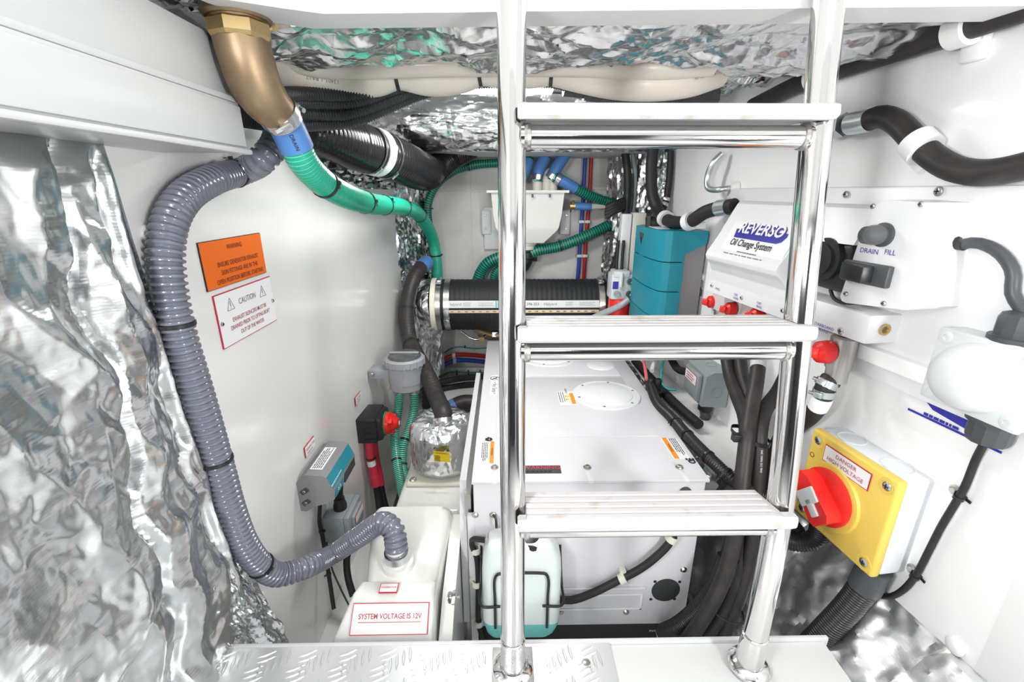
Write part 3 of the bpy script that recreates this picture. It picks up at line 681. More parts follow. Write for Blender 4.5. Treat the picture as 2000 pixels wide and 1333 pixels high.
# upper hump, sloping gently down to the viewer, and the lower nose with the voltage plate
build('shell', tankmesh([(.742, -.300, -.160, -.035, -.42, .012), (.748, -.302, -.155, -.012, -.42, .02), (.765, -.304, -.152, -.002, -.42, .024), (.86, -.322, -.146, .008, -.42, .026), (.96, -.345, -.140, .014, -.42, .028), (.985, -.345, -.140, .010, -.42, .03), (.997, -.335, -.148, -.012, -.42, .02)]), 'tank_white', tk, 50)
build('nose', tankmesh([(.640, -.345, -.155, -.125, -.42, .01), (.655, -.350, -.150, -.075, -.42, .012), (.668, -.350, -.148, -.058, -.42, .014), (.722, -.325, -.149, -.008, -.42, .014), (.732, -.322, -.15, -.003, -.42, .012), (.76, -.315, -.15, -.004, -.42, .012)]), 'tank_white', tk, 50)
build('side_flange', MB().prism([(.70, -.42), (.70, -.10), (.78, -.06), (.95, -.02), (.99, -.02), (.99, -.42)], (-.128, 0, 0), UY, UZ, -.014, .014), 'tank_white', tk)
p = atX(878, 1168, -.112)
wn = build('wing_nut', MB().lathe([(.011, 0), (.011, .002), (.006, .003), (.006, .012), (.003, .014), (.003, .022)], p, (1, -.2, .3), 14).obox(p+Vector((.009, -.002, .012)), (Vector((.3, 0, .95)), Vector((0, 1, 0)), Vector((.95, 0, -.3))), (.010, .002, .004), bev=.0015).obox(p+Vector((.009, -.010, .004)), (Vector((.1, .7, .7)), Vector((0, .7, -.7)), Vector((1, 0, 0))), (.008, .002, .004), bev=.0015), 'steel_dull', tk)
nz = Vector((-.238, .815, .004)); nax = Vector((-.02, -.10, 1)).normalized()
tg = atZ(778, 1098, .008); nz = Vector((tg.x, tg.y, .002))
build('nozzle', MB().lathe([(.036, -.01), (.036, .006), (.034, .012), (.026, .013), (.0245, .020), (.021, .021), (.0205, .05)], nz, nax, 32), 'tank_white', tk)
top = nz+nax*.034
# plates lying on the tank
c = atZ(760, 1153, -.002); c.z = .0015
yslope = Vector((0, 1, .09)).normalized()
t = plaque('name_plate', c, UX, yslope, .038, .022, 'label_pink', 'red_line', 'tiny pale plate with a red edge lying on the waterlock tank'); lettering(t, 'GENERATOR', c, UX, yslope, .0055, 'ink_red', lift=.004)
nd = (Vector((0, .722, -.008))-Vector((0, .668, -.058))).normalized(); c = Vector((-.2355, .695, -.0322))+Vector((0, -.0015, .0015))
t = plaque('voltage_plate', c, UX, nd, .155, .056, 'label_pink', 'red_line', 'wide white plate with a red border reading SYSTEM VOLTAGE IS 12V')
lettering(t, 'SYSTEM VOLTAGE IS 12V', c+nd*.004, UX, nd, .0135, 'ink_red', lift=.004, sx=.86, off=.00025); flat(t, 'underline', c-nd*.006, UX, nd, .126, .0013, 'ink_red', lift=.0032)
# ================================================================== big grey ribbed hose on the left wall
def hose(name, label, pts, r, pitch, amp, mats, seg=16, pat=(1, .85, 0, .15), mi=(0, 0, 0, 0), ties=(), cat='hose', tie_w=.0025, group=None):
    P = catmull(pts, .01); t = thing(name, P[len(P)//2], label, cat, group)
    build('tube', MB().corr(pts, r, pitch, amp, seg, pat, mi), mats, t, 50)
    rr = r if not isinstance(r, (list, tuple)) else None
    for q in ties:
        fr, an = q if isinstance(q, (list, tuple)) else (q, 0)
        i = int(fr*(len(P)-1)); ra = rr if rr else float(np.interp(fr, np.linspace(0, 1, len(r)), r))
        tie_on(t, P, i, ra, tie_w, an)
    return t, P
def near(P, q):
    """fraction along path P closest to pixel q"""
    best = min(range(len(P)), key=lambda i: (lambda s: (s[0]-q[0])**2+(s[1]-q[1])**2)(project(P[i])))
    return best/(len(P)-1)
def project(p):
    q = np.array(p)-_C; z = q@_F; return 1000+FPX*(q@_R)/z, 666.5-FPX*(q@_U)/z
def plain(name, label, pts, r, m, seg=14, ties=(), cat='hose', tie_w=.0025, step=.012, group=None):
    P = catmull(pts, .01); t = thing(name, P[len(P)//2], label, cat, group)
    build('tube', MB().tube(pts, r, seg, step=step), m, t, 50)
    for q in ties:
        fr, an = q if isinstance(q, (list, tuple)) else (q, 0); tie_on(t, P, int(fr*(len(P)-1)), r, tie_w, an)
    return t, P
off = .029
pts = [atY(552, 215, .97), atY(545, 250, .94), atY(535, 285, .915), atY(512, 312, .895)]+[WL(x, y, off) for x, y in ((478, 333), (415, 352), (362, 385), (334, 430), (324, 490), (331, 570), (351, 660), (382, 760), (409, 850), (432, 930), (452, 1000), (477, 1063))]
pts += [WL(508, 1104, .034), WL(545, 1123, .048), WL(598, 1108, .085), atY(650, 1083, .91), atY(700, 1050, .875), top+Vector((-.030, .03, .055)), top+Vector((-.006, .012, .05)), top+Vector((0, .002, .022)), top-nax*.012]
gh, P = hose('ribbed_hose', 'thick shiny grey ribbed hose looping down the left wall to the waterlock tank', pts, .0250, .0112, .0052, 'grey_hose', seg=22, pat=(1, .92, .2, 0, .2, .92), mi=(0,)*6)
for q, an in (((460, 340), 0), ((346, 637), 2), ((426, 900), 3), ((516, 1096), .3)): tie_on(gh, P, int(near(P, q)*(len(P)-1)), .0245, .003, an)
clamp_on(gh, top-nax*.004, nax, .0255, .009, 1.6, 'zinc')
pts = [atX(x, y, -.528) for x, y in ((318, 690), (340, 780), (362, 860), (388, 950), (420, 1040))]
hose('ribbed_hose', 'second grey ribbed hose half hidden under the foil edge on the left wall', pts, .017, .009, .003, 'grey_hose', seg=16)

# ================================================================== plates on the left wall
YD = (0, 1, 0)
c = Vector((-.53, .90, .664)); t = plaque('warning_plate', c, YD, UZ, .208, .086, 'orange', 'ink', 'orange engraved plate warning about generator exhaust skin fittings', rim=.001)
lettering(t, 'WARNING', c+Vector((0, 0, .027)), YD, UZ, .0125, 'ink_brown', lift=.004, sx=.85, off=.0001)
for k, s in enumerate(('ENSURE GENERATOR EXHAUST', 'SKIN FITTINGS ARE IN THE', 'OPEN POSITION BEFORE STARTING')):
    lettering(t, s, c+Vector((0, .008, -.002-k*.0155)), YD, UZ, .0125, 'ink_brown', lift=.004, sx=(.80, .85, .82)[k], off=.0001)
c = Vector((-.53, .911, .560)); t = plaque('caution_plate', c, YD, UZ, .208, .102, 'label_white', 'red_line', 'white red-edged caution plate about draining exhaust silencers before lifting')
lettering(t, 'CAUTION', c+Vector((0, 0, .024)), YD, UZ, .0165, 'ink_grey', lift=.004, sx=.85)
for s in (-1, 1):
    tri = [(-.012, -.010), (.012, -.010), (0, .013)]; mb = MB()
    for i in range(3):
        a = Vector((-.5262, c.y+s*.060+tri[i][0], c.z+.025+tri[i][1])); b = Vector((-.5262, c.y+s*.060+tri[(i+1) % 3][0], c.z+.025+tri[(i+1) % 3][1]))
        mb.tube([a, b], .0005, 4, smooth=False)
    mb.box((-.5266, c.y+s*.060-.0006, c.z+.021), (-.5260, c.y+s*.060+.0006, c.z+.031)); mb.box((-.5266, c.y+s*.060-.0006, c.z+.0175), (-.5260, c.y+s*.060+.0006, c.z+.019))
    build('warning_triangle', mb, 'ink_grey', t)
    screw(t, c+Vector((.003, s*.096, -.004)), (1, 0, 0), .0042)
for k, s in enumerate(('EXHAUST SILENCERS MUST BE', 'DRAINED PRIOR TO LIFTING BOAT', 'OUT OF THE WATER')):
    lettering(t, s, c+Vector((0, .002, -.0055-k*.0145)), YD, UZ, .0118, 'ink_red', lift=.004, sx=.8, off=.00008)
for (x, y, lab) in ((699, 778, 'small red-edged white plate above the battery isolator switch'), (604, 873, 'small red-edged white plate above the grey and teal battery charger')):
    c = WL(x, y, 0.001); t = plaque('name_plate', c, YD, UZ, .062, .030, 'label_white', 'red_line', lab, rim=.0012)
    lettering(t, 'GENERATOR' if x < 650 else 'BATTERY', c+Vector((0, 0, .003)), YD, UZ, .009, 'ink_red', lift=.004); bars(t, 'fine_print', c-Vector((0, 0, .008)), YD, UZ, .04, 1, .004, .002, 'ink_red', lift=.0035)

# ================================================================== battery isolator switch
c = WL(697, 845, 0); sw = thing('battery_switch', c, 'black battery isolator switch with a green ring and red knob', 'switch')
y0, zc = c.y, c.z+.003; sx0 = c.x-.004
build('case', MB().box((sx0, y0, zc-.050), (sx0+.072, y0+.125, zc+.045), bev=.006).box((sx0+.060, y0+.006, zc-.046), (sx0+.090, y0+.119, zc+.042), bev=.012), 'black_plastic', sw)
for k in range(4): build('rib', MB().box((sx0+.030, y0-.002, zc-.035+k*.022), (sx0+.075, y0+.004, zc-.031+k*.022)), 'black_plastic', sw)
kc = Vector((sx0+.088, y0+.0625, zc-.002))
build('green_ring', MB().lathe([(.044, 0), (.044, .004), (.036, .0055)], kc, (1, 0, 0), 32), 'switch_green', sw)
kn = build('knob', MB().lathe([(.040, .004), (.039, .016), (.028, .024), (.020, .045), (.016, .048), (.001, .049)], kc, (1, 0, 0), 28), 'red_plastic', sw)
for k in range(3):
    an = k*2*PI/3+.4; build('grip', MB().obox(kc+Vector((.018, math.cos(an)*.026, math.sin(an)*.026)), ((1, 0, 0), (0, math.cos(an), math.sin(an)), (0, -math.sin(an), math.cos(an))), (.014, .014, .008), bev=.004), 'red_plastic', kn)
build('knob_cap', MB().lathe([(.009, .049), (.009, .0505)], kc, (1, 0, 0), 16), 'label_white', kn)
for k, (dx, dy) in enumerate(((0, 0), (10, 4))):
    pts = [Vector((sx0+.035, y0+.03+k*.05, zc-.04)), atY(723+dx, 890, y0+.02+k*.045), atY(731+dx, 930, y0+.01+k*.04), atY(738+dx, 970, y0-.01+k*.03), atY(742+dx*1.6, 1010, y0-.05+k*.03), atY(738+dx*2.6, 1050, y0-.10)]
    cb = thing('battery_cable', pts[2], ('thick red battery cable with a white band below the isolator switch', 'second red battery cable behind the first below the isolator switch')[k], 'cable')
    build('black_sheath', MB().tube(pts, .0115, 14), 'black_rubber', cb)
    Pp = catmull(pts, .004); n = len(Pp)
    i1 = min(range(n), key=lambda i: abs(project(Pp[i])[1]-952)); build('red_sleeve', MB().tube(Pp[:i1], .0142, 14, step=.006), 'red_cable', cb)
    if k == 0:
        i2 = min(range(n), key=lambda i: abs(project(Pp[i])[1]-905)); build('white_band', MB().tube(Pp[i2-3:i2+3], .0150, 14, step=.004), 'label_white', cb)
        tie_on(cb, Pp, i2-5, .0146); i3 = i1-8; build('red_boot', MB().tube(Pp[i3-3:i1], .0170, 14, step=.004), 'red_cable', cb)

# ================================================================== small grey and teal battery charger
c = WL(583, 972, 0); ch = thing('wall_charger', c, 'grey battery charger with a teal stripe on the left wall', 'battery charger')
Yn = c.y; Yf_ = Yn+.165; zt = atX(634, 934, -.455).z; zb = atX(643, 987, -.455).z+.002; zw1 = WL(576, 949).z; zw0 = WL(587, 998).z
prof = [(-.53, zw0-.002), (-.53, zw1+.002), (-.520, zw1+.012), (-.505, zt+.006), (-.465, zt+.004), (-.452, zt-.002), (-.437, zt-.040), (-.440, zb+.014), (-.455, zb+.004), (-.49, zb-.006), (-.515, zw0-.004)]
build('case', MB().prism(prof, (0, Yn, 0), UX, UZ, 0, -(Yf_-Yn)), 'grey_plastic', ch)
build('mounting_ear', MB().box((-.53, Yf_-.002, zw0+.01), (-.518, Yf_+.022, zw1+.006), bev=.003), 'grey_plastic', ch)
fa = Vector((-.452, 0, zt-.002)); fb = Vector((-.437, 0, zt-.040)); fd = (fa-fb).normalized()
cc = (fa+fb)/2+Vector((0, (Yn+Yf_)/2, 0))
flat(ch, 'teal_stripe', cc+fd*.002, YD, fd, .163, .034, 'teal', lift=.0004)
flat(ch, 'teal_corner', Vector((-.4385, Yn+.035, zt-.053)), YD, UZ, .055, .024, 'teal', lift=.0006)
lettering(ch, '6A', Vector((-.4385, Yn+.035, zt-.053)), YD, UZ, .020, 'label_white', lift=.0016)
bars(ch, 'fine_print', cc+Vector((0, -.04, 0))-fd*.006, YD, fd, .09, 1, .004, .003, 'label_silver', lift=.0016)
for k in range(7): build('cooling_fin', MB().box((-.442, Yn+.075, zb+.012+k*.0042), (-.4365, Yf_-.004, zb+.0140+k*.0042)), 'dark_grey', ch)
td = (Vector((-.465, 0, zt+.004))-Vector((-.505, 0, zt+.006))).normalized()
lb = flat(ch, 'rating_label', Vector((-.487, Yn+.078, zt+.005)), YD, -td, .105, .032, 'label_white', lift=.0006)
bars(lb, 'fine_print', Vector((-.487, Yn+.08, zt+.005)), YD, -td, .10, 5, .005, .0018, 'ink', lift=.0018, seed=4)
for dz in (.30, .72):
    p = Vector((-.512, Yn-.001, zw0+(zw1-zw0)*dz)); build('screw_recess', MB().obox(p, (Vector((.8, 0, .6)), Vector((0, 1, 0)), Vector((-.6, 0, .8))), (.011, .002, .0065), bev=.002), 'dark_grey', ch); screw(ch, p-Vector((0, .002, 0)), (0, -1, 0), .0045)
pts = [atY(625, 985, 1.02), atY(624, 1020, 1.03), atY(630, 1050, 1.03), atY(640, 1110, 1.0), atY(652, 1190, .95)]
plain('power_cable', 'black cable from the battery charger tied down the left wall', pts, .0055, 'black_rubber', ties=(.35, .72), cat='cable')
pts = [atY(638, 1060, 1.02), atY(648, 1110, 1.0), atY(665, 1150, .97), atY(685, 1190, .93)]
plain('thin_cable', 'thin black wire crossing behind the waterlock tank', pts, .0025, 'black_rubber', cat='cable', seg=8)
# conduit into the junction box, junction box
c = WL(648, 1045, 0); jb = thing('junction_box', c, 'grey plastic switch box with a red-edged label under the battery charger', 'switch box')
zt2 = atX(668, 992, -.47).z-.03; jy0 = 1.075; jy1 = jy0+.115; jz0 = zt2-.092
build('body', MB().box((-.53, jy0, jz0), (-.468, jy1, zt2), bev=.006), 'mid_grey_plastic', jb)
build('cover', MB().box((-.470, jy0+.002, jz0+.002), (-.452, jy1-.002, zt2-.002), bev=.005), 'mid_grey_plastic', jb)
rk = build('rocker', MB().box((-.453, jy0+.02, jz0+.02), (-.442, jy1-.02, zt2-.012), bev=.004), 'mid_grey_plastic', jb)
flat(rk, 'label', Vector((-.442, (jy0+jy1)/2, zt2-.028)), YD, UZ, .07, .024, 'red_line', lift=.0006); flat(rk, 'label_face', Vector((-.442, (jy0+jy1)/2, zt2-.028)), YD, UZ, .066, .020, 'label_white', lift=.0014)
build('knockout', MB().lathe([(.013, 0), (.013, .0012), (.0115, .0012), (.0115, 0)], (-.50, jy0, jz0+.05), (0, -1, 0), 24, caps=False), 'mid_grey_plastic', jb)
g0 = Vector((-.49, jy0+.045, zt2))
build('gland', MB().lathe([(.019, 0), (.019, .016), (.016, .02), (.0155, .036)], g0, UZ, 16), 'black_plastic', jb)
plain('conduit', 'short black conduit between the battery charger and the switch box below', [g0+Vector((0, 0, .03)), g0+Vector((.003, 0, .055)), g0+Vector((.012, -.005, .105))], .0105, 'black_rubber')
pts = [Vector((-.475, jy0+.06, jz0)), atY(677, 1095, 1.08), atY(680, 1130, 1.05), atY(690, 1165, 1.02)]
plain('conduit', 'black conduit leaving the bottom of the left switch box', pts, .010, 'black_rubber', ties=(.4,))
screwcap(atX(508, 1167, -.53), (1, 0, 0), 'white screw cap on the left wall below the grey hose bend', .012, None)
screwcap(atX(283, 455, -.53), (1, 0, 0), 'white screw cap on the left wall beside the top of the grey hose', .012, None)

# ================================================================== raw water strainer and its hoses
sy = 1.57; sc = atY(793, 735, sy); R0 = .5*(atY(828, 735, sy).x-atY(758, 735, sy).x)
st = thing('water_strainer', sc-Vector((0, 0, .06)), 'grey raw water strainer with a clear screw lid on the left wall', 'strainer')
zl = atY(793, 712, sy).z; zbm = atY(793, 758, sy).z
build('bowl', MB().lathe([(R0*.80, zbm-sc.z), (R0*.92, zbm-sc.z+.006), (R0*.93, zbm-sc.z+.03), (R0*.96, zbm-sc.z+.031), (R0*.97, zl-sc.z)], sc, UZ, 40), 'strainer_grey', st)
lr = build('lid_ring', MB().lathe([(R0*1.02, 0), (R0*1.08, .004), (R0*1.08, .026), (R0*1.0, .032), (R0*.86, .032), (R0*.86, .02)], Vector((sc.x, sc.y, zl)), UZ, 40, caps=False), 'strainer_grey', st)
for k in range(18): an = k*2*PI/18; build('grip_rib', MB().obox((sc.x+math.cos(an)*R0*1.085, sc.y+math.sin(an)*R0*1.085, zl+.014), ((math.cos(an), math.sin(an), 0), (-math.sin(an), math.cos(an), 0), UZ), (.0018, .003, .012)), 'strainer_grey', lr)
build('clear_lid', MB().lathe([(R0*.92, 0), (R0*.90, .010), (R0*.82, .016), (.001, .018)], Vector((sc.x, sc.y, zl+.026)), UZ, 36), 'clear_plastic', st)
build('lid_bar', MB().box((sc.x-R0*.8, sc.y-.005, zl+.043), (sc.x+R0*.8, sc.y+.005, zl+.050), bev=.002), 'strainer_grey', st)
build('basket', MB().lathe([(R0*.8, -.002), (R0*.8, .012)], Vector((sc.x, sc.y, zl)), UZ, 30), 'label_silver', st)
wx = wallX(LW, sy)
build('bracket', MB().box((wx, sy-.03, zl-.046), (sc.x-R0*.7, sy+.03, zl-.012), bev=.002), 'strainer_grey', st)
bolt(st, (wx+.012, sy-.031, zl-.028), (0, -1, 0), .007, 'steel_dull')
GM = ['green_light', 'green_dark']; GP = (1, 1, .75, .75); GI = (0, 0, 1, 1)
for k, (q0, pth, lab) in enumerate((
        ((781, 765), ((778, 800, 1.55), (771, 850, 1.5), (775, 900, 1.42), (784, 950, 1.34), (791, 990, 1.26), (792, 1020, 1.2)), 'green spiral hose hanging from the left outlet of the strainer'),
        ((810, 765), ((809, 800, 1.55), (800, 835, 1.52), (788, 870, 1.47), (786, 910, 1.42), (797, 945, 1.36), (806, 960, 1.32), (810, 985, 1.27)), 'green spiral hose from the right outlet of the strainer merging with its neighbour'))):
    pts = [atY(*q0, 1.56), ]+[atY(*q) for q in pth]
    h_, P = hose('spiral_hose', lab, pts, .0165, .0072, .001, GM, seg=14, pat=GP, mi=GI, ties=((.25, 0), (.52, .5)) if k == 0 else ((.42, 0), (.62, 0)), group=None)
    clamp_on(h_, pts[0]+Vector((0, 0, .004)), UZ, .0175, .008, 1.2, 'zinc')
pts = [atY(798, 965, 1.33), atY(808, 945, 1.38), atY(818, 920, 1.44), atY(826, 895, 1.5)]
hose('spiral_hose', 'short green spiral hose branching off towards the silencer base', pts, .015, .007, .001, GM, pat=GP, mi=GI, seg=12)
pts = [atY(775, 1000, 1.22), atY(785, 965, 1.34), atY(800, 930, 1.45), atY(815, 900, 1.55)]
plain('black_hose', 'black hose lying behind the green strainer hoses on the floor', pts, .016, 'black_rubber')

# ================================================================== foil wrapped silencer
so = Vector((-.206, 1.345, -.105)); sr = .112
sl = thing('silencer', so, 'round exhaust silencer wrapped in shiny foil beside the generator', 'silencer')
build('base_flange', MB().box((so.x-.112, so.y-.124, -.105), (so.x+.085, so.y+.12, -.090), bev=.007, seg=3), 'clip_cream', sl)
bolt(sl, (so.x-.092, so.y-.104, -.090), UZ, .008, 'steel_dull')
n1, n2 = 72, 40; rg = np.random.RandomState(3); rows = []
th_, hh = np.meshgrid(np.linspace(0, 2*PI, n1), np.linspace(0, 1, n2))
prof_h = np.interp(hh, [0, .06, .5, .66, .8, 1], [.02, .03, .14, .175, .188, .192]); prof_r = np.interp(hh, [0, .06, .45, .55, .66, .8, 1], [.94, 1.0, 1.02, 1.0, .88, .62, .18])
cr = facets(np.cos(th_)*.11*1.3+2, np.sin(th_)*.11*1.3+hh*.25, .045, 77)*.0045+facets(np.cos(th_)*.11+1, np.sin(th_)*.11+hh*.25, .02, 78)*.002
cr[:, -1] = cr[:, 0]
for i in range(n2): rows.append([(so.x+math.cos(th_[i, j])*(prof_r[i, j]*sr+cr[i, j]), so.y+math.sin(th_[i, j])*(prof_r[i, j]*sr+cr[i, j]), so.z+prof_h[i, j]+cr[i, j]*(1 if hh[i, j] > .55 else 0)) for j in range(n1)])
build('foil_jacket', MB().quadstrip(rows), 'foil_wrap', sl, 60)
for dx in (-.015, .0): build('stud', MB().lathe([(.008, 0), (.008, .002)], atY(863+dx*800, 878, 1.235), (0, -1, 0), 12), 'dark_grey', sl)
p = atY(864, 889, 1.222); xd = Vector((1, -.15, 0)).normalized()
p = p+Vector((0, -.006, 0)); yl = flat(sl, 'warning_label', p, xd, Vector((0, 0, 1)), .052, .035, 'yellow_label', lift=.004); lettering(yl, '! WARNING !', p+Vector((0, 0, .012)), xd, Vector((0, 0, 1)), .0075, 'ink', lift=.0056)
bars(yl, 'fine_print', p+Vector((-.012, 0, -.005)), xd, (0, 0, 1), .020, 5, .0042, .0018, 'ink', lift=.0054); bars(yl, 'fine_print', p+Vector((.012, 0, -.005)), xd, (0, 0, 1), .020, 5, .0042, .0018, 'ink', lift=.0054, seed=3)
# black exhaust hose to its top
stp = so+Vector((0.0, -.01, .222)); stp = atY(868, 833, so.y-.02)
pts = [stp-Vector((0, 0, .012)), stp+Vector((-.004, .02, .03)), atY(852, 775, 1.47), atY(836, 735, 1.56), atY(815, 697, 1.66), atY(799, 660, 1.75), atY(795, 615, 1.80), atY(800, 570, 1.84), atY(814, 533, 1.90), atY(834, 512, 1.99)]
eh, P = plain('exhaust_hose', 'black rubber exhaust hose rising from the silencer past the strainer', pts, .030, 'brown_hose', seg=20, step=.01)
for k in range(4, len(P)-2, 3): tie_on(eh, P, k, .0292, .0022, head=False, m='black_rubber') if False else None
build('cloth_wrap', MB().corr(pts[1:], .0308, .014, .0009, 20, (1, 1, .5, .5)), 'brown_hose', eh)
for q in ((868, 812),): clamp_on(eh, stp+Vector((-.002, .010, .016)), (-.1, .5, 1), .0315, .010, -1.2, 'steel_dull')
tie_on(eh, P, int(near(P, (797, 600))*(len(P)-1)), .031, .003, 0); tie_on(eh, P, int(near(P, (803, 672))*(len(P)-1)), .031, .003, 1)
i = len(P)-3; build('blue_band', MB().tube(P[i-4:i+3], .0312, 18, step=.006), 'blue_tape', eh)
# ================================================================== big exhaust hose across the back
hy, hr = 1.945, .112; zc = .5*(atY(1000, 545, hy).z+atY(1000, 650, hy).z)+.008; xa = atY(858, 598, hy).x; xb = atY(1188, 598, hy).x
bh = thing('large_exhaust_hose', ((xa+xb)/2, hy, zc-hr), 'very thick black exhaust hose lying across the back wall behind the ladder', 'hose')
build('tube', MB().corr([(xa-.02, hy, zc), (xb+.01, hy, zc)], hr, .021, .0035, 48, (1, .93, .45, .93)), 'big_hose', bh, 60)
AX = Vector((1, 0, 0))
for x, an in ((xa+.006, 0), (xa+.044, 2.2), (xb-.05, 1.2), (xb-.012, 2.6)):
    mb = MB().lathe([(hr-.002, -.012), (hr+.0025, -.012), (hr+.0025, .012), (hr-.002, .012)], (x, hy, zc), AX, 56, caps=False)
    cl = build('hose_clamp', mb, 'steel_dull', bh)
    bxd, byd, _ = frame(AX); d = bxd*math.cos(an)-byd*math.sin(an)
for x, px in ((xa+.012, 855), (xa+.044, 870), (xb-.02, 1180)):
    pass
def clamp_block(x, ang):
    d = Vector((0, -math.cos(ang), math.sin(ang))); t = AX.cross(d); c = Vector((x, hy, zc))+d*(hr+.007)
    mb = MB().obox(c, (d, t, AX), (.006, .018, .010), bev=.002).lathe([(.006, -.02), (.006, .02), (.009, .02), (.009, .026)], c, t, 10).obox(c+t*.03, (d, t, AX), (.004, .01, .012), bev=.001)
    build('clamp_bolt', mb, 'zinc', bh)
clamp_block(xa+.044, -.15); clamp_block(xa+.010, 1.35); clamp_block(xb-.05, 1.35); clamp_block(xb-.01, -.35)
def band(x0, x1, y_mid, hgt, m, name):
    a0 = math.asin(max(-1, min(1, (atY(1000, y_mid, hy-hr).z-zc)/hr))); hw = hgt/2/hr; rows = []
    for k in range(7):
        a = a0-hw+2*hw*k/6; rows.append([(x, hy-math.cos(a)*(hr+.0016), zc+math.sin(a)*(hr+.0016)) for x in np.linspace(x0, x1, 30)])
    mb = MB().quadstrip(rows); return build(name, mb, m, bh), a0
b1, a1 = band(xa+.056, xb-.064, 595, .030, 'label_silver', 'white_band'); b2, a2 = band(xa+.056, xb-.064, 608.5, .0125, 'label_tan', 'tan_band')
nv = Vector((0, -math.cos(a1), math.sin(a1))); up = Vector((0, math.sin(a1), math.cos(a1)))
for px, s, sz, m in ((888, 'Halyard', .0175, 'ink_grey'), (1075, 'Halyard', .0175, 'ink_grey'), (1041, '396 253', .016, 'ink')):
    p = Vector((atY(px, 595, hy-hr).x, hy, zc))+nv*(hr+.0016); lettering(b1, s, p, AX, up, sz, m, lift=.0006)
for px, w in ((905, .035), (943, .07), (1105, .035), (1140, .07)):
    p = Vector((atY(px+8, 595, hy-hr).x, hy, zc))+nv*(hr+.0018); bars(b1, 'fine_print', p, AX, up, w, 3, .006, .0014, 'ink_grey', lift=.0006, seed=px)
for dx in (0, 4): p = Vector((atY(969+dx, 595, hy-hr).x, hy, zc))+nv*(hr+.0018); flat(b1, 'stripe', p, AX, up, .0035, .029, 'teal')
nv2 = Vector((0, -math.cos(a2), math.sin(a2))); up2 = Vector((0, math.sin(a2), math.cos(a2)))
for k in range(22):
    x = xa+.07+k*.0295
    if x < xb-.075: bars(b2, 'fine_print', Vector((x, hy, zc))+nv2*(hr+.0018), AX, up2, .014, 1, .004, .003, 'ink_brown', seed=k)
# foil wrapped elbow at its left end
el = thing('foil_elbow', (xa-.05, hy+.02, zc-.3), 'foil wrapped elbow with a white rim at the left end of the thick exhaust hose', 'pipe')
build('white_rim', MB().lathe([(hr-.006, -.024), (hr+.006, -.020), (hr+.006, .0), (hr-.006, .004)], (xa-.004, hy, zc), AX, 48), 'clip_cream', el)
P = [(xa-.01, hy, zc), (xa-.04, hy+.005, zc-.005), (xa-.075, hy+.01, zc-.05), (xa-.085, hy+.015, zc-.15), (xa-.085, hy+.02, zc-.33)]
pth = catmull(P, .008); n1 = 40; rows = []
T = [(pth[min(i+1, len(pth)-1)]-pth[max(i-1, 0)]).normalized() for i in range(len(pth))]; x_, y_, a_ = frame(T[0])
rr = np.interp(np.linspace(0, 1, len(pth)), [0, .1, .3, 1], [hr+.004, hr+.006, .105, .085])
for i, c in enumerate(pth):
    x_ = (x_-T[i]*x_.dot(T[i])).normalized(); y_ = T[i].cross(x_)
    th = np.linspace(0, 2*PI, n1); cr = facets(np.cos(th)*.12+3, np.sin(th)*.12+i*.008, .035, 90)*.006+facets(np.cos(th)*.12+3, np.sin(th)*.12+i*.008, .015, 91)*.0025; cr[-1] = cr[0]
    rows.append([tuple(c+x_*(math.cos(t)*(rr[i]+cr[k]))+y_*(math.sin(t)*(rr[i]+cr[k]))) for k, t in enumerate(th)])
build('foil_wrap', MB().quadstrip(rows), 'foil_wrap', el, 60)

# ================================================================== things on the back wall
BW = 2.1965
fz0 = atY(1036, 372, 2.08).z; fx = .10
fn = thing('drain_funnel', (fx, 2.08, .5), 'white moulded drain sump with three pipe stubs on the back wall', 'sump')
def rect(z, hx, y0, y1): return [(fx-hx, y0, z), (fx+hx, y0, z), (fx+hx, y1, z), (fx-hx, y1, z)]
hw = atY(1112, 372, 2.0).x-fx; z1 = fz0
secs = [rect(z1, hw, 2.0, 2.19), rect(z1-.010, hw, 2.0, 2.19), rect(z1-.012, hw-.018, 2.02, 2.19), rect(z1-.10, hw-.026, 2.025, 2.19), rect(z1-.155, hw-.036, 2.03, 2.19), rect(z1-.167, hw-.042, 2.035, 2.19), rect(z1-.225, .075, 2.06, 2.18), rect(z1-.228, .03, 2.09, 2.15)]
mb = MB()
for s in secs: mb.v += s
for i in range(len(secs)-1):
    for k in range(4): mb.f.append((i*4+k, (i+1)*4+k, (i+1)*4+(k+1) % 4, i*4+(k+1) % 4)); mb.m.append(0)
mb.f += [(0, 1, 2, 3), tuple(range((len(secs)-1)*4, len(secs)*4))[::-1]]; mb.m += [0, 0]
build('body', mb, 'tank_white', fn)
for q in (1040, 1074): p = atY(q, 382, 2.0); build('clip', MB().box((p.x-.004, 1.997, p.z-.008), (p.x+.004, 2.0, p.z+.006)), 'dark_grey', fn)
for s in (-1, 1):
    p = fx+s*(hw+.01); e = build('mounting_ear', MB().box((p-.025, 2.17, z1-.20), (p+.025, 2.19, z1-.085), bev=.012, seg=3), 'label_silver', fn)
    for dz in (.11, .17): screw(fn, (p+s*.004, 2.17, z1-dz), (0, -1, 0), .005)
build('outlet', MB().lathe([(.048, 0), (.048, -.012), (.042, -.014), (.042, -.032), (.04, -.034)], (fx, 2.12, z1-.226), UZ, 28), 'pvc', fn)
for q in (1050, 1069, 1080):
    p = atY(q, 372, 2.06); build('pipe_stub', MB().lathe([(.021, -.005), (.021, .035), (.023, .036), (.023, .045)], (p.x, 2.08, z1), UZ, 20), 'pvc', fn)
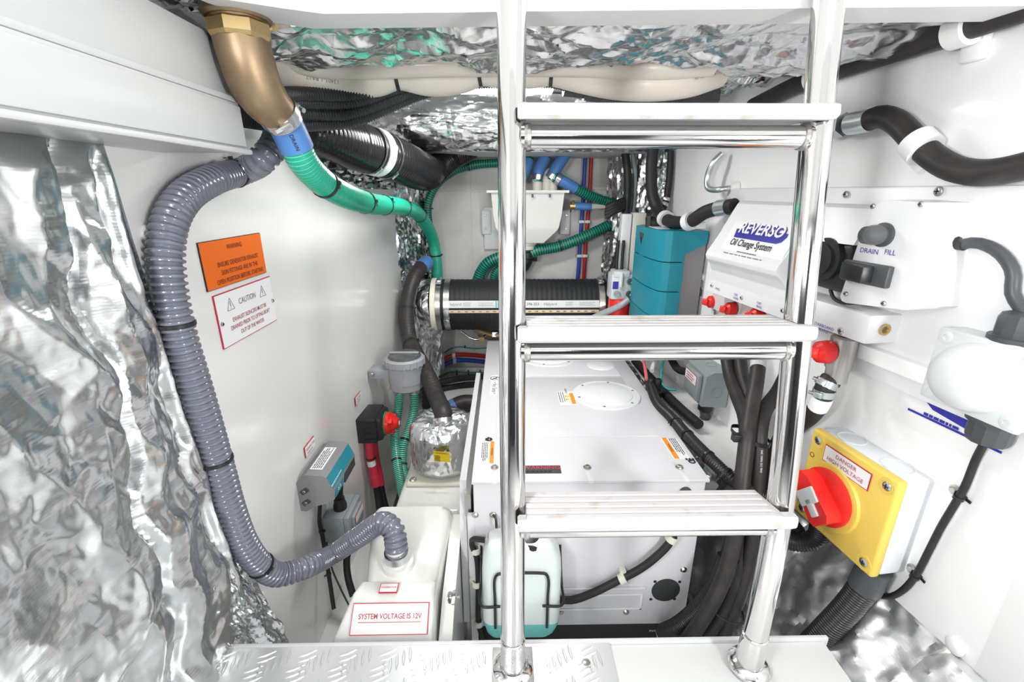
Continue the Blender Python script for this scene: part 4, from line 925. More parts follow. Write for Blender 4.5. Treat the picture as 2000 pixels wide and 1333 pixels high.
p = atY(1066, 350, 2.08); build('elbow_pipe', MB().tube([(p.x, 2.08, z1), (p.x, 2.08, z1+.05), (p.x+.01, 2.08, z1+.075), (p.x+.035, 2.08, z1+.085)], .014, 14), 'pvc', fn)
G2 = ['green_mid', 'green_dark']
o = Vector((fx, 2.12, z1-.262))
el2 = thing('black_elbow', o, 'black plastic elbow under the white drain sump', 'pipe')
build('elbow', MB().tube([o+Vector((0, 0, .01)), o+Vector((0, 0, -.045)), o+Vector((-.03, 0, -.085)), o+Vector((-.09, .0, -.09))], .034, 20), 'black_plastic', el2)
build('collar', MB().lathe([(.036, 0), (.042, .004), (.042, .03), (.036, .034)], o+Vector((0, 0, -.04)), UZ, 20), 'black_plastic', el2)
build('branch', MB().tube([o+Vector((0, 0, -.03)), o+Vector((.05, 0, -.028))], .026, 18), 'black_plastic', el2)
# blue taped hoses over the sump
def taped(name, lab, pts, r, tape=(0, .4), clamp=True, mats=G2):
    t, P = hose(name, lab, pts, r, .0115, .0014, mats, seg=14, pat=GP, mi=GI)
    n = len(P); a = int(tape[0]*n); b = int(tape[1]*n); build('blue_tape', MB().tube(P[a:b], r+.0018, 16, step=.01), 'blue_tape', t)
    if clamp: clamp_on(t, P[max(a-1, 0)], P[1]-P[0], r+.001, .010, 2.0, 'zinc')
    return t, P
p1 = atY(1050, 366, 2.08); p2 = atY(1080, 362, 2.08)
taped('spiral_hose', 'green hose with blue tape entering the sump top from above', [atY(1050, 355, 2.08), atY(1053, 332, 2.08), atY(1062, 312, 2.09), atY(1072, 285, 2.1)], .024, (.18, .75))
taped('spiral_hose', 'green hose with blue tape leaning right above the sump', [atY(1078, 345, 2.06), atY(1088, 326, 2.06), atY(1100, 308, 2.07), atY(1115, 285, 2.08)], .024, (.1, .8))
taped('spiral_hose', 'green hose with blue tape half hidden beside the left ladder rail', [atY(1018, 350, 2.08), atY(1029, 325, 2.08), atY(1034, 300, 2.1)], .022, (.1, .8))
taped('spiral_hose', 'green hose with blue taped end running right from the sump to the cables', [atY(1082, 345, 2.05), atY(1100, 355, 2.05), atY(1130, 372, 2.07), atY(1165, 388, 2.1), atY(1195, 398, 2.13)], .0225, (.10, .38))
pts = [atY(1030, 500, 2.11), atY(1050, 490, 2.11), atY(1090, 482, 2.12), atY(1140, 463, 2.12), atY(1190, 440, 2.13)]
hose('spiral_hose', 'green spiral hose rising right from the black elbow under the sump', pts, .0245, .0115, .0014, G2, seg=14, pat=GP, mi=GI, ties=((.42, 0),))
pts = [atY(930, 555, 2.12), atY(940, 530, 2.12), atY(955, 512, 2.11), atY(980, 502, 2.11), atY(1010, 500, 2.11)]
hose('spiral_hose', 'green spiral hose arching left of the sump down behind the exhaust hose', pts, .026, .0115, .0014, G2, seg=14, pat=GP, mi=GI)
pts = [atY(963, 555, 2.15), atY(967, 535, 2.15), atY(980, 518, 2.15), atY(1000, 508, 2.15)]
hose('spiral_hose', 'short green spiral hose tucked under the larger green arch', pts, .02, .009, .0012, G2, seg=12, pat=GP, mi=GI)
pts = [atY(1115, 402, 2.1), atY(1150, 404, 2.1), atY(1190, 402, 2.12)]
wp, P = plain('white_pipe', 'thin white pipe with a blue sleeve and brass clamp right of the sump', pts, .0135, 'pvc', cat='pipe')
i0 = int(near(P, (1125, 402))*(len(P)-1)); i1 = int(near(P, (1152, 404))*(len(P)-1)); build('blue_sleeve', MB().tube(P[i0:i1+1], .0165, 14), 'blue_tape', wp); clamp_on(wp, P[max(i0-1, 0)], (1, 0, 0), .015, .007, .5, 'brass_bright'); clamp_on(wp, P[max(i0-2, 0)], (1, 0, 0), .015, .004, 2.5, 'brass_bright')
for m, lab, xs in (('blue_pipe', 'straight blue water pipe running down the back wall', (1144, 1138, 1133, 1130, 1126)), ('red_pipe', 'straight red water pipe beside the blue one on the back wall', (1156, 1150, 1144, 1141, 1139))):
    pts = [atY(x, y, 2.175) for x, y in zip(xs, (285, 400, 470, 520, 560))]
    t, P = plain('water_pipe', lab, pts, .0085, m, cat='pipe', seg=10)
    for f_ in (.52, .78): i = int(f_*(len(P)-1)); build('pipe_clip', MB().box((P[i].x-.013, P[i].y-.011, P[i].z-.007), (P[i].x+.013, 2.2, P[i].z+.007), bev=.003), 'label_silver', t)
    i = len(P)-3; build('black_sleeve', MB().tube(P[i-1:i+2], .014, 10), 'black_rubber', t)
bp = thing('wall_box', atY(960, 446, 2.19), 'flat grey backing plate behind the sump on the back wall', 'panel')
a = atY(945, 405, 2.19); b = atY(1000, 486, 2.19); build('plate', MB().box((a.x, 2.175, b.z), (b.x, 2.1975, a.z), bev=.002), 'label_silver', bp)
# small arch hose and big one, left
pts = [atY(845, 700, 2.0), atY(851, 660, 2.05), atY(852, 600, 2.14), atY(850, 540, 2.155), atY(847, 490, 2.155), atY(838, 440, 2.15), atY(836, 400, 2.15), atY(850, 365, 2.15), atY(885, 335, 2.15), atY(930, 322, 2.15), atY(990, 318, 2.15)]
t, P = hose('spiral_hose', 'dark green hose arching over the left of the back wall', pts, .0185, .0105, .0014, G2, seg=14, pat=GP, mi=GI)
for q in ((915, 327), (838, 405)): tie_on(t, P, int(near(P, q)*(len(P)-1)), .019, .003)
# brass elbow, top left
ec = atY(468, 55, .76); e0 = Vector((ec.x, .76, 1.055))
pts = [e0, Vector((ec.x, .76, 1.0)), atY(489, 142, .765), atY(508, 190, .785), atY(548, 222, .815)]
be = thing('brass_elbow', e0, 'large bronze pipe elbow coming down from the ceiling at the top left', 'pipe fitting')
build('elbow', MB().tube([pts[0]-Vector((0, 0, .02)), pts[1], atY(483, 120, .762), atY(499, 165, .772), atY(522, 200, .79), atY(546, 224, .812)], [.0375, .0375, .0375, .037, .035, .030], 32, step=.008), 'brass', be, 60)
build('collar', MB().lathe([(.040, 0), (.0425, -.003), (.0425, -.018), (.040, -.023), (.038, -.024)], Vector((e0.x, .76, 1.020)), UZ, 8), 'brass_bright', be, 20)
build('flange', MB().lathe([(.046, .04), (.046, 0), (.042, -.004)], Vector((e0.x, .76, 1.026)), UZ, 32), 'brass', be)
# main green hose
gp = [atY(538, 214, .805), atY(556, 240, .825), atY(573, 275, .84), atY(592, 315, .86), atY(625, 352, .91), atY(670, 380, 1.0), atY(725, 398, 1.2), atY(785, 405, 1.55), atY(822, 424, 1.9), atY(846, 470, 2.08), atY(853, 520, 2.11), atY(854, 600, 2.13), atY(850, 660, 2.06), atY(848, 700, 2.0), atY(838, 735, 1.92)]
gh2, P = hose('spiral_hose', 'thick bright green hose running from the bronze elbow back along the left wall', gp, .0262, .0062, .0011, ['green_hose', 'green_light'], seg=20, pat=(.3, .3, 1, 1), mi=(0, 0, 0, 1))
for q, an in (((634, 362), 1.5), ((712, 395), 1.5), ((752, 402), 1), ((788, 407), 1), ((820, 420), 1), ((851, 500), 0)): tie_on(gh2, P, int(near(P, q)*(len(P)-1)), .0265, .003, an)
i0 = int(near(P, (560, 243))*(len(P)-1)); i1 = int(near(P, (578, 285))*(len(P)-1)); bt_ = build('blue_tape', MB().tube(P[i0-1:i1+1], .0282, 24, step=.006), 'blue_tape', gh2)
clamp_on(gh2, P[1]+(P[0]-P[1])*.2, P[2]-P[0], .0315, .007, 2.5, 'zinc'); clamp_on(gh2, P[2], P[3]-P[1], .0285, .006, .5, 'zinc')
m_ = P[(i0+i1)//2]; ax_ = (P[i1]-P[i0]).normalized(); nrm = (Vector((0, 0, CAMZ))-m_); nrm = (nrm-ax_*nrm.dot(ax_)).normalized(); xd_ = ax_.cross(nrm)*-1
lettering(bt_, 'DRAIN', m_+nrm*.0285, ax_*-1 if ax_.z > 0 else ax_, nrm.cross(ax_*-1 if ax_.z > 0 else ax_), .009, 'ink', lift=.001)
# black flexible air duct with white taped joint
dp = [atY(595, 256, 1.21), atY(640, 269, 1.27), atY(690, 285, 1.37), atY(735, 298, 1.47), atY(790, 320, 1.60), atY(830, 337, 1.76), atY(850, 330, 1.92), atY(880, 310, 2.0), atY(920, 290, 2.08)]
dt, P = hose('air_duct', 'wide black flexible air duct with a white taped joint under the ceiling', dp, (.045, .064, .068, .067, .062, .05, .045), .012, .003, 'black_duct', seg=28, cat='duct')
i = int(near(P, (735, 297))*(len(P)-1)); build('white_tape', MB().tube(P[i-2:i+2], .0685, 32, step=.01), 'label_white', dt)
for k in (-4, 4): clamp_on(dt, P[i+k], P[i+1]-P[i-1], .0675, .003, 2.5, 'zinc')
# ceiling strip light
sl_ = thing('strip_light', (-.06, 1.36, 1.06), 'bright white LED strip light on the ceiling behind the conduits', 'ceiling light')
build('housing', MB().box((-.28, 1.31, 1.062), (.20, 1.40, 1.11), bev=.004), 'label_silver', sl_)
build('diffuser', MB().box((-.26, 1.30, 1.048), (.135, 1.41, 1.064), bev=.006), 'light_strip', sl_)
area('strip_light_glow', (-.06, 1.355, 1.044), (-.06, 1.355, 0), .40, .10, 5.0, (1, .98, .96))
# beige hose in loops under the ceiling
wpts = [atY(500, 95, .98), atY(560, 140, 1.08), atY(650, 160, 1.14), atY(730, 156, 1.16), atY(775, 142, 1.17), atY(840, 154, 1.17), atY(900, 148, 1.17), atY(935, 134, 1.17), atY(980, 138, 1.17), atY(1040, 138, 1.17), atY(1077, 134, 1.17), atY(1130, 146, 1.16), atY(1200, 160, 1.15), atY(1270, 164, 1.15), atY(1340, 158, 1.16), atY(1400, 140, 1.2)]
wh, P = plain('beige_hose', 'fat beige hose slung in loops under the foil ceiling', wpts, .036, 'beige_hose', seg=22, step=.01)
for q in ((775, 145), (936, 134), (1079, 134)):
    i = int(near(P, q)*(len(P)-1)); tie_on(wh, P, i, .0365, .004, 0, False)
wp2 = [atY(500, 80, .98), atY(600, 125, 1.08), atY(700, 130, 1.11), atY(900, 126, 1.11), atY(1100, 126, 1.11), atY(1300, 132, 1.11), atY(1390, 126, 1.13)]
plain('beige_hose', 'second beige hose above and behind the first under the ceiling', wp2, .024, 'beige_hose', seg=18)
for q0, q1, s in (((560, 128), (690, 128), 'S-1:2488 EN 13401-1 BA17-0137A-1 PN'), ((1310, 150), (1392, 140), 'BA17-0137A EN')):
    a = atY(*q0, 1.10); b = atY(*q1, 1.125); xd = (a-b).normalized()
    i = int(near(P, ((q0[0]+q1[0])/2, q0[1]+12))*(len(P)-1)); c = P[i]; T = (P[i+1]-P[i-1]).normalized(); nr = Vector((0, -1, -.1)); nr = (nr-T*nr.dot(T)).normalized()
    lettering(wh, s, c+nr*.0365, T*-1, nr.cross(T*-1), .0115 if q0[0] < 900 else .009, 'ink_grey', lift=.002)
# black corrugated conduits in a bundle
labs = ['black ribbed conduit at the top of the ceiling bundle', 'black ribbed conduit second from the top of the ceiling bundle', 'black ribbed conduit third from the top of the ceiling bundle', 'lowest black ribbed conduit of the ceiling bundle']
ladder_ys = [(185, 186, 184, 186, 180, 164, 157, 152, 150, 151, 152, 166, 176, 176, 166), (200, 202, 201, 201, 194, 176, 164, 156, 152, 154, 155, 170, 180, 180, 171), (216, 222, 222, 224, 213, 195, 176, 163, 156, 158, 158, 174, 185, 185, 176), (234, 242, 244, 240, 228, 207, 186, 170, 161, 161, 161, 178, 190, 190, 182)]
for k in range(4):
    xs = (478, 530, 590, 668, 715, 765, 815, 875, 940, 1000, 1078, 1150, 1230, 1310, 1400); Ys_ = (.90, .98, 1.07, 1.13, 1.15, 1.17, 1.19, 1.20, 1.20, 1.21, 1.20, 1.19, 1.19, 1.20, 1.24)
    pts = [atY(x, y, Y+.012*k) for x, y, Y in zip(xs, ladder_ys[k], Ys_)]
    hose('conduit', labs[k], pts, .0148, .0062, .0026, 'conduit_black', seg=14)
pts = [atY(1060, 158, 1.16), atY(1085, 166, 1.2), atY(1110, 178, 1.3)]
plain('black_cable', 'short black cable end poking out beside the strip light', pts, .006, 'black_rubber', cat='cable')
for k in range(2):
    pts = [atY(1100+40*k, 178+8*k, 1.26), atY(1200, 188+6*k, 1.28), atY(1320, 192+6*k, 1.3), atY(1400, 185+8*k, 1.34)]
    plain('black_cable', ('upper black cable under the beige hose on the right', 'lower black cable under the beige hose on the right')[k], pts, .012, 'dark_grey', cat='cable')
# brass valve under the exhaust hose
v0 = atY(955, 655, 1.97); bv = thing('brass_valve', v0, 'brass valve with a steel lever under the thick exhaust hose', 'valve')
build('body', MB().tube([atY(937, 648, 2.0), atY(960, 655, 1.98), atY(985, 655, 1.97), atY(1010, 655, 1.96)], .024, 16), 'brass', bv)
build('lever', MB().tube([atY(900, 648, 1.9), atY(922, 662, 1.9), atY(940, 662, 1.91), atY(948, 655, 1.93)], .0055, 10), 'steel', bv)
build('lever_bolt', MB().lathe([(.012, -.01), (.012, .014)], atY(941, 662, 1.905), (0, -1, 0), 8), 'brass_bright', bv)
build('nut', MB().lathe([(.027, -.012), (.027, .012)], atY(967, 655, 1.978), (1, 0, 0), 8), 'zinc', bv)
# lower back wall: red and blue pipes, earth wire, perforated strip, ribbed conduits
for m, lab, dy in (('red_pipe', 'red water pipe arching across the lower back wall', 0), ('blue_pipe', 'blue water pipe arching under the red one on the lower back wall', 11)):
    pts = [atY(838, 735+dy*.6, 2.05), atY(860, 708+dy, 2.08), atY(888, 694+dy, 2.1), atY(920, 694+dy, 2.12), atY(960, 698+dy, 2.14)]
    t, P = plain('water_pipe', lab, pts, .0105, m, cat='pipe', seg=10)
    for q in (888, 954): i = int(near(P, (q, 695+dy))*(len(P)-1)); build('pipe_clip', MB().box((P[i].x-.008, P[i].y-.013, P[i].z-.013), (P[i].x+.008, P[i].y+.02, P[i].z+.013), bev=.003), 'label_silver', t)
pts = [atY(862, 703, 2.17), atY(868, 690, 2.18), atY(885, 680, 2.19), atY(900, 678, 2.19), atY(925, 681, 2.19), atY(965, 679, 2.19)]
plain('earth_wire', 'thin green earth wire pinned across the lower back wall', pts, .0035, 'green_mid', cat='wire', seg=8, ties=(.5,))
a = atY(858, 716, 2.19); b = atY(975, 737, 2.19)
ps_ = thing('cable_tray', a, 'grey perforated metal cable tray low on the back wall', 'cable tray')
build('strip', MB().box((a.x, 2.165, b.z), (b.x+.1, 2.19, a.z), bev=.002), 'label_silver', ps_)
for k in range(8): build('slot', MB().box((a.x+.06+k*.04, 2.1635, a.z-.010), (a.x+.075+k*.04, 2.166, a.z-.004)), 'label_white', ps_)
for k in range(4): build('cable_tie', MB().box((a.x+.09+k*.06, 2.155, a.z-.034), (a.x+.096+k*.06, 2.166, a.z-.012)), 'ink', ps_)
bolt(ps_, (a.x+.075, 2.164, a.z-.03), (0, -1, 0), .009)
plain('earth_wire', 'green wire lying along the grey cable tray', [(a.x+.0, 2.15, a.z-.045), (a.x+.06, 2.157, a.z-.02), (a.x+.15, 2.157, a.z-.022), (a.x+.30, 2.157, a.z-.024)], .004, 'green_mid', cat='wire', seg=8)
labs = ['black ribbed conduit topmost of four low behind the generator', 'black ribbed conduit second of four low behind the generator', 'black ribbed conduit third of four low behind the generator', 'black ribbed conduit lowest of four low behind the generator']
for k in range(4):
    pts = [atY(830, 770+k*8, 1.86), atY(850, 752+k*12, 1.93), atY(885, 742+k*14, 1.98), atY(925, 737+k*14.5, 2.0), atY(985, 740+k*15, 2.0)]
    hose('conduit', labs[k], pts, .0165, .006, .002, 'black_plastic', seg=12)
pts = [atY(878, 800, 1.72), atY(905, 788, 1.74), atY(930, 790, 1.74), atY(960, 800, 1.74)]
t, P = plain('exhaust_hose', 'black hose with a blue band lying behind the silencer', pts, .036, 'brown_hose', seg=18)
build('blue_band', MB().tube(P[1:4], .0372, 18, step=.008), 'blue_tape', t)
one('back_recess', MB().box((-.36, 2.10, -.3), (-.08, 2.19, -.16)), 'black_rubber', 'dark recess low behind the generator', 'panel') if False else None
# ================================================================== right back corner: cables, trunking, pump, charger
XN = (-1, 0, 0); YN = (0, -1, 0)
pts = [[atY(x+dx, y, Y) for x, y, Y in ((1221, 300, 1.93), (1226, 340, 1.92), (1224, 400, 1.92), (1214, 460, 1.92), (1208, 500, 1.92), (1196, 530, 1.93), (1192, 600, 1.95))] for dx in (0, 7, -6)]
plain('cable_bundle', 'thick black cable bundle hanging in front of the far right foil', pts[0], .016, 'black_rubber', cat='cable', ties=(.25, .62, .8))
plain('black_cable', 'slim black cable along the right side of the cable bundle', pts[1][1:], .008, 'dark_grey', cat='cable')
plain('grey_conduit', 'thin grey conduit behind the black cable bundle', [p+Vector((.035, .02, 0)) for p in pts[0][:6]], .009, 'mid_grey_plastic', cat='conduit')
for k in range(4):
    q = [atY(1218, 392+k*5, 1.91), atY(1200, 398+k*5, 1.89), atY(1184, 406+k*6, 1.89)]
    plain('foam_sleeve', ('topmost', 'second highest', 'third highest', 'lowest')[k]+' of the short black sleeves branching left from the cable bundle', q, .0125, 'black_rubber', cat='cable', group='black sleeved cable ends')
pts = [atY(1275, 290, 1.75), atY(1272, 330, 1.74), atY(1274, 380, 1.73), atY(1285, 410, 1.70), atY(1300, 428, 1.62), atY(1325, 435, 1.52), atY(1352, 431, 1.44), atY(1375, 416, 1.40), atY(1400, 408, 1.36), atY(1435, 402, 1.30)]
bh3, P = plain('oil_hose', 'black oil hose curving over the teal charger into the white pump cover', pts, .0205, 'black_rubber', seg=18)
for q in ((1298, 430), (1349, 433)):
    i = int(near(P, q)*(len(P)-1)); T = (P[i+1]-P[i-1]).normalized(); build('pipe_clip', MB().lathe([(.0205, -.013), (.028, -.013), (.028, .013), (.0205, .013)], P[i], T, 24, caps=False).obox(P[i]+Vector((.03, 0, -.012)), ((1, 0, 0), (0, 1, 0), (0, 0, 1)), (.016, .016, .010), bev=.003), 'clip_white', bh3)
i = int(near(P, (1415, 406))*(len(P)-1)); build('hose_fitting', MB().tube(P[i-2:i+3], .0235, 20, step=.008), 'zinc', bh3)
pts = [atY(1310, 295, 1.76), atY(1308, 340, 1.75), atY(1300, 395, 1.74), atY(1292, 415, 1.73)]
t, P = plain('black_hose', 'thin black hose beside the edge of the right wall panel', pts, .012, 'black_rubber'); clamp_on(t, P[-4], P[-3]-P[-5], .0125, .006, 2, 'steel_dull'); clamp_on(t, P[-6], P[-5]-P[-7], .0125, .006, 2, 'steel_dull')
one('fitting_cluster', MB().lathe([(.02, -.02), (.022, 0), (.018, .02)], atY(1281, 437, 1.66), (1, 0, .3), 8).lathe([(.014, -.03), (.014, .03)], atY(1268, 441, 1.66), (0, .3, 1), 8), 'brown_hose', 'dark pipe fitting on top of the teal charger', 'fitting')
a = atY(1219, 418, 1.86); b = atY(1208, 540, 1.86)
one('cable_trunking', MB().box((b.x-.004, 1.85, b.z-.02), (a.x+.03, 1.90, a.z), bev=.003), 'white_plastic', 'slim white cable trunking standing beside the black cable bundle', 'trunking')
one('wall_batten', MB().box((a.x+.035, 1.84, b.z-.1), (a.x+.085, 1.90, a.z+.005), bev=.004), 'pvc', 'pale vertical batten behind the teal charger', 'batten')
pc = atY(1208, 557, 1.80); pm = thing('fuel_pump', pc-Vector((0, 0, .12)), 'small cast aluminium pump with a red lower bowl beside the teal charger', 'pump')
build('head', MB().box((pc.x-.036, 1.77, pc.z-.055), (pc.x+.05, 1.85, pc.z+.05), bev=.008), 'label_silver', pm)
build('top_cap', MB().box((pc.x-.03, 1.765, pc.z+.035), (pc.x+.035, 1.84, pc.z+.062), bev=.006), 'label_silver', pm)
for dx, dz in ((.036, .02), (.036, -.03), (-.012, -.03)): build('port', MB().lathe([(.013, 0), (.013, .006), (.008, .006), (.008, .002)], (pc.x+dx, 1.77, pc.z+dz), YN, 16), 'steel_dull', pm)
build('spindle', MB().lathe([(.009, 0), (.009, .05), (.006, .055)], (pc.x+.0, 1.765, pc.z), UZ, 14), 'label_silver', pm)
flat(pm, 'blue_label', (pc.x-.02, 1.769, pc.z+.005), UX, UZ, .022, .030, 'ink_blue')
build('red_bowl', MB().lathe([(.045, -.13), (.045, -.06), (.04, -.052)], (pc.x+.012, 1.81, pc.z), UZ, 24), 'red_plastic', pm)
plain('clear_hose', 'clear plastic hose sloping away from the fuel pump', [atY(1228, 585, 1.74), atY(1215, 595, 1.74), atY(1195, 605, 1.76), atY(1165, 618, 1.80), atY(1140, 632, 1.80)], .013, 'clear_hose')
for q0 in (1204, 1214): plain('black_cable', ('left' if q0 < 1210 else 'right')+' black cable dropping into the small aluminium pump', [atY(q0+4, 470, 1.84), atY(q0+1, 510, 1.82), atY(q0, 535, 1.81)], .006, 'black_rubber', cat='cable', group='cables into the fuel pump')
# teal charger
cx0 = .505; cb_ = thing('battery_charger', (.58, 1.6, .30), 'tall teal and grey battery charger on the right wall', 'battery charger')
yn, yf_, zt_, zb_ = 1.452, 1.770, .672, .255; wx = .648
poly = [(wx, yn+.01), (cx0+.075, yn+.012), (cx0+.05, yn+.005), (cx0+.012, yn+.02), (cx0, yn+.05), (cx0-.006, yn+.16), (cx0, yf_-.02), (cx0+.03, yf_), (wx, yf_)]
cuts = [(zt_, .575), (.572, .478), (.475, .385), (.382, zb_)]
for k, (z1_, z0_) in enumerate(cuts):
    pl = [(cx0+.075, yn+.004), (cx0+.03, yn+.003), (cx0+.010, yn+.012), (cx0, yn+.034), (cx0-.010, yn+.10), (cx0-.012, yn+.17), (cx0-.008, yf_-.03), (cx0+.02, yf_), (cx0+.075, yf_)]
    fp = build('front_panel', MB().prism(pl, (0, 0, z0_), UX, UY, 0, z1_-z0_), 'teal', cb_, 25)
build('case', MB().box((cx0+.07, yn+.008, zb_), (wx, yf_-.004, zt_-.01), bev=.004), 'grey_plastic', cb_)
build('seam_core', MB().box((cx0+.004, yn+.04, zb_), (cx0+.08, yf_-.02, zt_-.02)), 'ink', cb_)
build('top_cap', MB().prism([(cx0+.07, zt_-.075), (wx-.012, zt_-.045), (wx, zt_-.038), (wx, zt_), (cx0+.07, zt_)], (0, yn+.004, 0), UX, UZ, 0, -(yf_-yn)), 'teal', cb_)
build('handle_recess', MB().box((cx0+.01, yn+.09, zt_-.001), (cx0+.05, yn+.24, zt_+.002), bev=.001), 'label_silver', cb_)
p = Vector((cx0-.0105, yn+.20, zt_-.035)); build('badge', MB().prism([(-.03, .015), (.03, .015), (0, -.028)], p, YN, UZ, 0, .0015), 'dark_grey', cb_)
build('badge_mark', MB().prism([(-.006, .004), (.006, .004), (0, -.014)], p-Vector((.0018, 0, .006)), YN, UZ, 0, .001), 'ink', cb_)
build('finger_scoop', MB().lathe([(.03, 0), (.03, .003), (.02, .004)], (cx0-.006, yn+.19, .565), XN, 20), 'teal', cb_)
for z in (.50, .47): build('wall_bracket', MB().box((wx-.002, yn+.02, z-.012), (wx+.03, yn+.04, z+.010), bev=.002), 'grey_plastic' if z > .48 else 'dark_grey', cb_)
# steel hook handle on the wall
hp = [WR(1410, 300, .03), WR(1393, 318, .05), WR(1382, 345, .055), WR(1382, 366, .055), WR(1392, 371, .05), WR(1410, 370, .04), WR(1428, 367, .015)]
hk = thing('hook_handle', hp[3], 'bent grey steel hook on the right wall above the pump cover', 'hook'); build('rod', MB().tube(hp, .0085, 14, step=.008), 'zinc', hk)
build('end_foot', MB().lathe([(.009, 0), (.016, -.012), (.019, -.02)], WR(1426, 367, .02), (-1, 0, 0), 10), 'clip_white', hk)

# ================================================================== oil change pump unit
oc = thing('oil_change_pump', (.70, 1.15, .49), 'white oil change pump cover lettered REVERSO Oil Change System', 'pump unit')
sil = [(1446, 392, .02), (1445, 393, .045), (1441, 398, .062), (1430, 415, .07), (1408, 452, .088), (1392, 476, .104), (1382, 489, .116), (1378, 497, .120), (1380, 505, .115), (1386, 514, .100), (1389, 526, .086), (1386, 544, .079), (1379, 567, .078)]
SIL = [(WR(*q), q[2]) for q in sil]; SZ = [p.z for p, o_ in SIL][::-1]; SO = [o_ for p, o_ in SIL][::-1]; SY = [p.y for p, o_ in SIL][::-1]
ZB, ZT = SZ[0], SZ[-1]
def cover_off(z): return float(np.interp(z, SZ, SO))
def cover(y0, y1, z0, z1, nz=46, ny=14):
    zs = sorted(set([z for z in SZ if z0 <= z <= z1]+list(np.linspace(z0, z1, nz)))); us = list(np.linspace(1, 0, ny)); mb = MB(); rows = []
    far = lambda z: y1 if y1 else float(np.interp(z, SZ, SY))
    for u in us:
        r_ = []
        for z in zs:
            y = y0+(far(z)-y0)*u; r_.append((wallX(RW, y)-cover_off(z), y, z))
        y = y0+(far(z1)-y0)*u; r_ += [(wallX(RW, y), y, z1+.0005)]; rows.append(r_)
    mb.quadstrip(rows)
    for r_, rv in ((rows[-1], 0), (rows[0], 1)):
        b = len(mb.v); ye = r_[0][1]; mb.v += list(r_)+[(wallX(RW, ye), ye, z0)]
        q = tuple(range(b, len(mb.v))); mb.f.append(q if rv else q[::-1]); mb.m.append(0)
    return mb
build('cover', cover(.985, None, ZB, ZT), 'white_plastic', oc, 45)
build('cover_shoulder', cover(.845, .986, ZT-.072, ZT, 20, 6), 'white_plastic', oc, 45)
bc = Vector((wallX(RW, .985), .985, .62)); build('back_plate', MB().obox(bc+RN*.009, (RN, RA, Vector((0, 0, 1))), (.010, .40, .18), bev=.004), 'white_plastic', oc)
# front print: built flat on the sloping face
def cpt(y, z, l=.001): return Vector((wallX(RW, y)-cover_off(z)-l, y, z))
zz = .69; cy = WR(1486, 456, .085).y; zz = WR(1486, 456, .085).z
upv = (cpt(cy, zz+.012)-cpt(cy, zz-.045)).normalized(); rv = (cpt(cy-.1, zz)-cpt(cy+.1, zz)).normalized()
def face_pt(a, b): return cpt(cy, zz)+rv*a+upv*b
panel_ = flat(oc, 'print_panel', face_pt(0.0, -.020), rv, upv, .235, .105, 'label_white', lift=.0004, th=.0004)
def skew(poly): return [(x+.0*y, y) for x, y in poly]
ch_ = build('logo_shadow', MB().prism([(-.094, .008), (-.088, -.015), (.072, -.016), (.086, -.011), (.094, .002), (.092, .010), (-.07, .009)], face_pt(0, -.004), rv, upv, .0014, .0018), 'ink_blue', oc)
ch_['label'] = 'dark blue logo shadow'
lettering(oc, 'REVERSO', face_pt(.002, .004), rv, upv, .040, 'ink_blue', lift=.0026, sx=1.0, shear=.03, off=.0028)
lettering(oc, 'REVERSO', face_pt(.000, .007), rv, upv, .040, 'label_white', lift=.0034, sx=1.0, shear=.03, off=.0010)
lettering(oc, 'Oil Change System', face_pt(-.010, -.032), rv, upv, .025, 'ink', lift=.0022, sx=.82, off=.0003)
bars(oc, 'fine_print', face_pt(-.005, -.054), rv, upv, .075, 1, .006, .0028, 'ink_grey', lift=.0024, seed=2); bars(oc, 'fine_print', face_pt(-.012, -.063), rv, upv, .16, 1, .006, .0028, 'ink_grey', lift=.0024, seed=6)
lettering(oc, 'CE', face_pt(.092, -.066), rv, upv, .014, 'ink_grey', lift=.0016)
for q in ((1391, 558), (1449, 582), (1529, 607)): p = WR(*q, .078); screw(oc, cpt(p.y, max(p.z, ZB+.012), 0), XN, .0055)
for q, s in (((1400, 564), 'SERVICE'), ((1436, 579), 'PORT\nENGINE'), ((1481, 596), 'PORT\nTRANS')):
    p = WR(*q, .078); lettering(oc, s, cpt(p.y-.003, max(p.z, ZB+.012), 0), YN, UZ, .009, 'ink_blue', lift=.0012)
for (x, y, r) in ((1547, 388, .007), (1652, 380, .007), (1833, 374, .008)): screw(oc, WR(x, y, .022) if x > 1600 else WR(x, y, .003), XN, r)
# pump motor, black
pmp = build('pump_motor', MB().box((.655, .85, .60), (.735, .99, .70), bev=.012).lathe([(.042, 0), (.042, .012), (.030, .014), (.030, .020), (.02, .021)], Vector((.657, .905, .662)), XN, 28).box((.655, .93, .61), (.70, .985, .70), bev=.006), 'black_plastic', oc)
flat(pmp, 'label', atX(1617, 500, .652), YN, UZ, .030, .05, 'label_white', lift=.0015); lettering(pmp, 'REVERSO', atX(1619, 505, .652), UZ, (0, 1, 0), .008, 'ink_blue', lift=.0028)
screw(oc, atX(1629, 533, .66), XN, .010, 'zinc')
